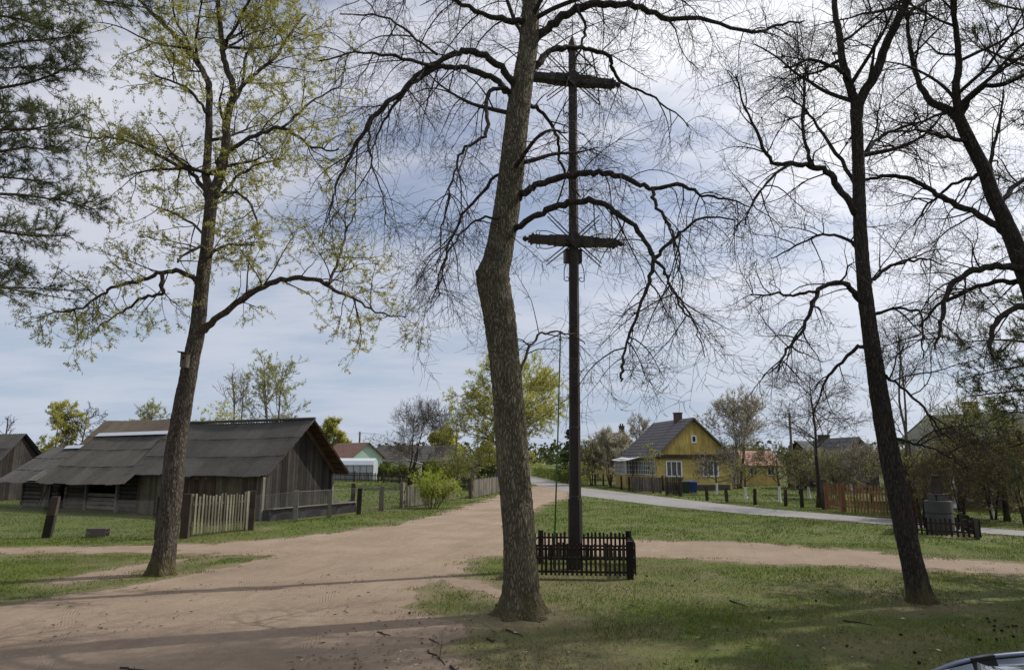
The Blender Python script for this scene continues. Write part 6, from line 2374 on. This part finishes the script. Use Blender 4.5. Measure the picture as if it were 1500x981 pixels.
# shrubs in the middle
bush("bright_bush", "bright yellow-green bush in front of the grey picket fence, middle distance left", G(630, 744) , 1.9 , wpx(80, 38), M['leaf_fresh'], M['twig_brown'], 2600, .034, 23, 1.4, minr=.007, stems=34)
bush("bright_bush", "smaller bright green bush further off, left of the brown bare thicket", ground_at(634, 62), hpx(676, 62), wpx(26, 62), M['leaf_fresh'], M['twig_brown'], 1200, .08, 24)
for i, (px, Y, py, w, ml, lb) in enumerate((
        (682, 75, 657, 60, None, "brown bare thicket of twigs left of the big trunk, below the street lamp"),
        (655, 78, 665, 36, None, "smaller brown bare thicket beside the dark gabled house"),
        (707, 80, 668, 50, 'hedge', "olive green bush left of the big trunk, behind the far bins"),
        (560, 84, 679, 60, 'hedge', "low olive hedge bush right of the greenhouse"),
        (525, 90, 682, 60, 'hedge', "low olive hedge bush behind the greenhouse's right end"),
        (590, 82, 681, 50, 'hedge', "low olive hedge bush behind the foot of the round bare tree"),
        (650, 72, 688, 40, 'hedge', "dark green low bush right of the smaller bright bush"))):
    b0 = ground_at(px, Y)
    bush("thicket" if ml is None else "bush", lb, b0, hpx(py, Y), wpx(w, Y), M[ml] if ml else M['leaf_soft'], M['twig_grey'], 1600 if ml else 250, .1 if ml else .06, 40 + i, 2.5, minr=.016 if not ml else .012, stems=60 if ml is None else 26)
# spruce behind the cross
def spruce(label, base, H, W, seed):
    random.seed(seed)
    root = thing("spruce_tree", label, "tree", base)
    t = MB(); t.tube([base, base + Z * H], [.16, .02], 8); t.build("trunk", M['bark_dark'], root)
    n_ = MB()
    for k in range(75):
        f = (k + rnd()) / 75
        z = H * (.06 + .94 * f)
        ln = W / 2 * (1 - f) ** .85 * U(.75, 1.1) + .12
        a = U(0, 6.28); d = V(math.cos(a), math.sin(a), -.12)
        s_ = V(-d.y, d.x, 0)
        for j in range(9):
            u = (j + .5) / 9
            p = base + Z * z + d * ln * u + Z * (.12 * ln * u * u)
            for _ in range(5):
                q = p + s_ * U(-1, 1) * .35 * ln * (1 - u * .6) + Z * U(-.12, .03)
                v1 = (d + s_ * U(-1, 1) + Z * U(-.6, .2)).normalized() * .22
                v2 = v1.cross(rvec()).normalized() * .06
                n_.poly([q - v2, q + v2, q + v1], rnd())
    n_.build("crown", M['needle_dark'], root)
spruce("dark pointed spruce behind the cross mast", ground_at(836, 75), hpx(624, 75), wpx(58, 75), 50)


# clipped hedge by the bend
def hedge(label, pts, h, d, seed, mleaf='hedge', ls=.09, n=2600):
    random.seed(seed)
    root = thing("hedge", label, "hedge", pts[0])
    core, lf = MB(), MB()
    for i in range(len(pts) - 1):
        a, b_ = pts[i], pts[i + 1]
        dd_ = (b_ - a).normalized(); nn = V(-dd_.y, dd_.x, 0)
        for k in range(14):
            p = a.lerp(b_, (k + .5) / 14)
            core.tube([p, p + V(U(-.1, .1), U(-.1, .1), h * .9)], [.03, .015], 4, False)
        for k in range(n // (len(pts) - 1)):
            p = a.lerp(b_, rnd()) + nn * U(-.5, .5) * d + Z * h * (1 - rnd() ** 1.8 * .95) * U(.93, 1.03)
            leaf_cluster(lf, p, ls, 3, ls)
    core.build("stems", M['twig_brown'], root)
    lf.build("foliage", M[mleaf], root)


hedge("clipped green hedge along the road bend, right of the big trunk", [G(783, 697.5), G(812, 703), G(832, 708)], 1.25, 1.2, 60)
hedge("dark taller hedge right of the clipped one, behind the mast", [G(834, 706), G(862, 708.5)], 2.1, 1.4, 61, 'leaf_soft', .08, 1500)
# shrubs and trees left of the yellow house
tree("blossom_tree", "grey-brown tree with cream blossom left of the yellow house", ground_at(893, 68), hpx(640, 68), wpx(62, 68), M['bark_grey'], M['twig_grey'], M['blossom'], d1=1.4, d2=1.1, leafsize=.07, leafn=3, ldens=.4, seed=70, low=.15, upright=.5, stems=4, minr=.014)
tree("bare_tree", "bushy bare tree right behind the mast, left of the blossom tree", ground_at(866, 66), hpx(652, 66), wpx(46, 66), M['bark_grey'], M['twig_brown'], M['leaf_soft'], d1=1.4, d2=1.1, leafsize=.06, leafn=2, ldens=.15, seed=71, low=.1, upright=.5, stems=4, minr=.015)
tree("bare_tree", "tall thin bare tree showing behind the yellow house's left roof slope", ground_at(938, 80), hpx(608, 80), wpx(50, 80), M['bark_grey'], M['twig_grey'], M['bud_pink'], d1=1.6, d2=1.5, leafsize=.08, leafn=2, ldens=.2, seed=72, low=.4, upright=.9, minr=.016)
tree("young_tree", "thin young tree with olive buds in front of the yellow house's left corner", G(957, 722), hpx(648, 54), wpx(34, 54), M['bark_grey'], M['twig_brown'], M['leaf_soft'], d1=1.2, d2=1.2, leafsize=.05, leafn=2, ldens=.3, seed=73, low=.4, upright=.7, minr=.01, rtr=.06)
tree("blossom_tree", "large open tree with pinkish buds right of the yellow house", ground_at(1082, 60), hpx(588, 60), wpx(108, 60), M['bark_grey'], M['twig_grey'], M['bud_pink'], d1=1.7, d2=1.2, leafsize=.06, leafn=3, ldens=.35, seed=74, low=.18, upright=.8, stems=3, minr=.011)

# whitewashed fruit trees along the road
GF = "fruit trees with whitewashed trunks along the asphalt road"
for i, (px, py, top, w, st, lb) in enumerate((
        ((1050, 724), 724, 668, 62, 1, "small leaning whitewashed fruit tree in front of the yellow house's right window"),
        ((1093, 731), 731, 672, 50, 1, "straight whitewashed fruit tree between the second and third roadside posts"),
        ((1142, 735), 735, 660, 70, 1, "wide whitewashed fruit tree in front of the red-roofed cottage's right end"),
        ((1185, 729), 729, 676, 60, 1, "whitewashed fruit tree set back, just left of the thin dark tree"),
        ((1248, 722), 722, 676, 70, 1, "crooked whitewashed fruit tree behind the orange picket fence"),
        ((1453, 760), 760, 690, 70, 1, "whitewashed fruit tree right of the stone monument"))):
    b0 = G(*px)
    tree("fruit_tree", lb, b0, hpx(top, b0.y, px[0]), wpx(w, b0.y) * 1.1, M['bark_grey'], M['twig_brown'], M['leaf_soft'] if i != 0 else M['blossom'], stems=1, low=.36, d1=1.6, d2=1.3, leafsize=.03, leafn=2, ldens=.2, seed=80 + i, upright=.25, minr=.009, rtr=.1, white=.36, group=GF)
tree("thin_tree", "thin dark tree with a curved trunk at the left end of the orange fence", G(1202, 743), hpx(545, G(1202, 743).y, 1202), wpx(140, 37), M['bark_dark'], M['twig_brown'], None, d1=1.5, d2=1.5, seed=90, low=.42, upright=.35, minr=.008, rtr=.14)
tree("bare_tree", "multi-stemmed bare tree behind the right-hand dark trunk", ground_at(1322, 30), hpx(462, 30, 1322), wpx(150, 30), M['bark_grey'], M['twig_brown'], None, d1=1.6, d2=1.6, seed=91, low=.3, upright=1.1, minr=.008, rtr=.15, stems=3)
# tangled shrubs and small trees at right
for i, (px, Y, top, w, mt, ml, ld, lb) in enumerate((
        (1225, 44, 668, 60, 'twig_grey', 'leaf_soft', .15, "grey tangled shrub in front of the dark outbuildings, behind the orange fence"),
        (1275, 42, 660, 70, 'twig_grey', 'blossom', .12, "grey twiggy shrub left of the dark right-hand trunk"),
        (1170, 50, 672, 60, 'twig_brown', 'leaf_soft', .15, "brownish shrub in front of the tall thin utility pole"),
        (1345, 30, 672, 80, 'twig_rust', 'leaf_soft', .12, "brown twiggy shrub behind the small monument"),
        (1400, 29, 660, 90, 'twig_rust', 'leaf_soft', .1, "dense olive-brown shrub right of the monument shaft"),
        (1448, 30, 652, 90, 'twig_brown', 'leaf_soft', .12, "dark twiggy shrub below the drooping pine branches"),
        (1375, 33, 655, 80, 'twig_grey', 'leaf_soft', .12, "grey-brown twiggy shrub under the green roof's left end"),
        (1310, 34, 662, 70, 'twig_brown', 'leaf_soft', .15, "twiggy shrub partly behind the dark right-hand trunk, beside the orange gate"),
        (1495, 28, 645, 90, 'twig_rust', 'leaf_soft', .12, "rust-brown shrub cut by the right edge of the photo"))):
    b0 = ground_at(px, Y)
    tree("shrub", lb, b0, hpx(top, Y, px), wpx(w, Y) * 1.2, M['bark_dark'], M[mt], M[ml], "shrub", 5, .1, 1.35, .07, .035, 2, ld, None, .6, 100 + i, .008, 1.2)
for px, py, lb in ((1412, 757, "dark bare trunk right of the monument, nearer to it"), (1478, 763, "dark straight trunk at the right edge behind the asphalt road"), (1093, 706, "dark trunk standing behind the second roadside post by the yellow house")):
    b0 = G(px, py)
    tree("bare_tree", lb, b0, 5.2 if px > 1300 else 4.0, 3.4, M['bark_dark'], M['twig_brown'], M['leaf_soft'], stems=1, low=.4, d1=2, d2=1.6, leafsize=.04, leafn=2, ldens=.2, seed=int(px), upright=.3, minr=.008, rtr=.13)

# the distant wood
random.seed(200)
mb = MB()
for k in range(520):
    Y = U(210, 330); x = U(-.85, .95) * Y
    h = U(5.0, 8.5); w = U(3, 6)
    for _ in range(46):
        v_ = rvec()
        p = V(x + v_.x * w * .6, Y + v_.y * w * .6, h * .55 + v_.z * h * .45)
        a = rvec(); b_ = a.cross(rvec()).normalized()
        s_ = U(.35, .75)
        mb.poly([p - a * s_, p + b_ * s_, p + a * s_, p - b_ * s_], rnd())
tag(mb.build("forest", M['forest']), "far-off wood along the horizon", "forest", kind="stuff")

# ------------------------------------------------------------------ fallen twigs in the foreground
random.seed(300)
GT = "fallen sticks on the ground in the foreground"
for (a, b_, r, lb) in (((627, 951), (655, 972), .013, "forked dark stick on the sand at the bottom, left of the big trunk's foot"),
                       ((659, 975), (672, 984), .02, "thick black stick cut by the bottom edge of the photo"),
                       ((554, 925), (571, 930), .012, "short dark stick on the sand just under the big trunk's shadow"),
                       ((741, 921), (766, 931), .012, "thin crooked twig on the grass right below the big trunk"),
                       ((712, 934), (724, 940), .016, "short dark chunk of branch on the grass below the big trunk's foot"),
                       ((1070, 878), (1096, 888), .016, "dark stick on the right lawn, middle of the sunlit patch"),
                       ((1236, 908), (1278, 914), .014, "dark crooked branch on the shaded right lawn"),
                       ((628, 935), (644, 942), .01, "thin twig on the sandy grass left of the big trunk"),
                       ((178, 977), (215, 981), .014, "dark twig on the sand at the bottom edge, left part of the photo")):
    p0, p1 = G(a[0], a[1], r), G(b_[0], b_[1], r)
    d = (p1 - p0)
    pts = [p0 + d * (k / 5) + V(U(-1, 1), U(-1, 1), 0) * d.length * .05 for k in range(6)]
    mb = MB(); mb.tube(pts, [r * (1 - .6 * k / 5) for k in range(6)], 6)
    for k in (2, 3):
        q = pts[k] + V(U(-1, 1), U(-1, 1), .05).normalized() * d.length * .3
        q.z = max(q.z, .01)
        mb.tube([pts[k], q], [r * .5, r * .25], 4)
    tag(mb.build("fallen_stick", M['twig_dark']), lb, "stick", GT)

# pine cones on the shaded lawn
cone = None
for (a, b_) in ((1283, 851), (1018, 850), (985, 857), (1212, 866), (1195, 879), (1127, 904), (1232, 924), (1021, 967), (1446, 905), (1450, 910), (1457, 908), (1457, 916), (1477, 917), (1484, 916),
                (1488, 916), (1456, 922), (1467, 923), (1435, 936), (1460, 936), (1484, 931), (1346, 970), (1320, 929), (947, 843), (1240, 945), (1340, 955), (600, 897), (728, 885)):
    p0 = G(a, b_, .02)
    if cone is None:
        mb = MB()
        for k in range(7):
            t = k / 6
            rr = .026 * math.sin(math.pi * (.12 + .8 * t)) ** .8
            for q in range(8):
                an = q * math.pi / 4 + k * .4
                c_ = V(-.04 + .08 * t, math.cos(an) * rr, math.sin(an) * rr)
                n_ = V(.3, math.cos(an), math.sin(an)).normalized()
                s_ = n_.cross(V(1, 0, 0)).normalized() * .011
                mb.poly([c_ - s_ - n_ * .006, c_ + s_ - n_ * .006, c_ + n_ * .012 + s_ * .4 + V(.012, 0, 0), c_ + n_ * .012 - s_ * .4 + V(.012, 0, 0)], rnd())
        mb.tube([V(-.045, 0, 0), V(0, 0, 0), V(.045, 0, 0)], [.01, .022, .006], 8)
        cone = mb.build("pine_cone", M['post_dark'])
        o = cone
    else:
        o = cone.copy()
        COL.objects.link(o)
    o.location = p0
    o.scale = (.55, .55, .55)
    o.rotation_euler = (U(0, 6), U(-.2, .2), U(0, 6.28))
    tag(o, "small dark pine cone lying on the grass in the foreground", "pine cone", "fallen pine cones on the lawn")
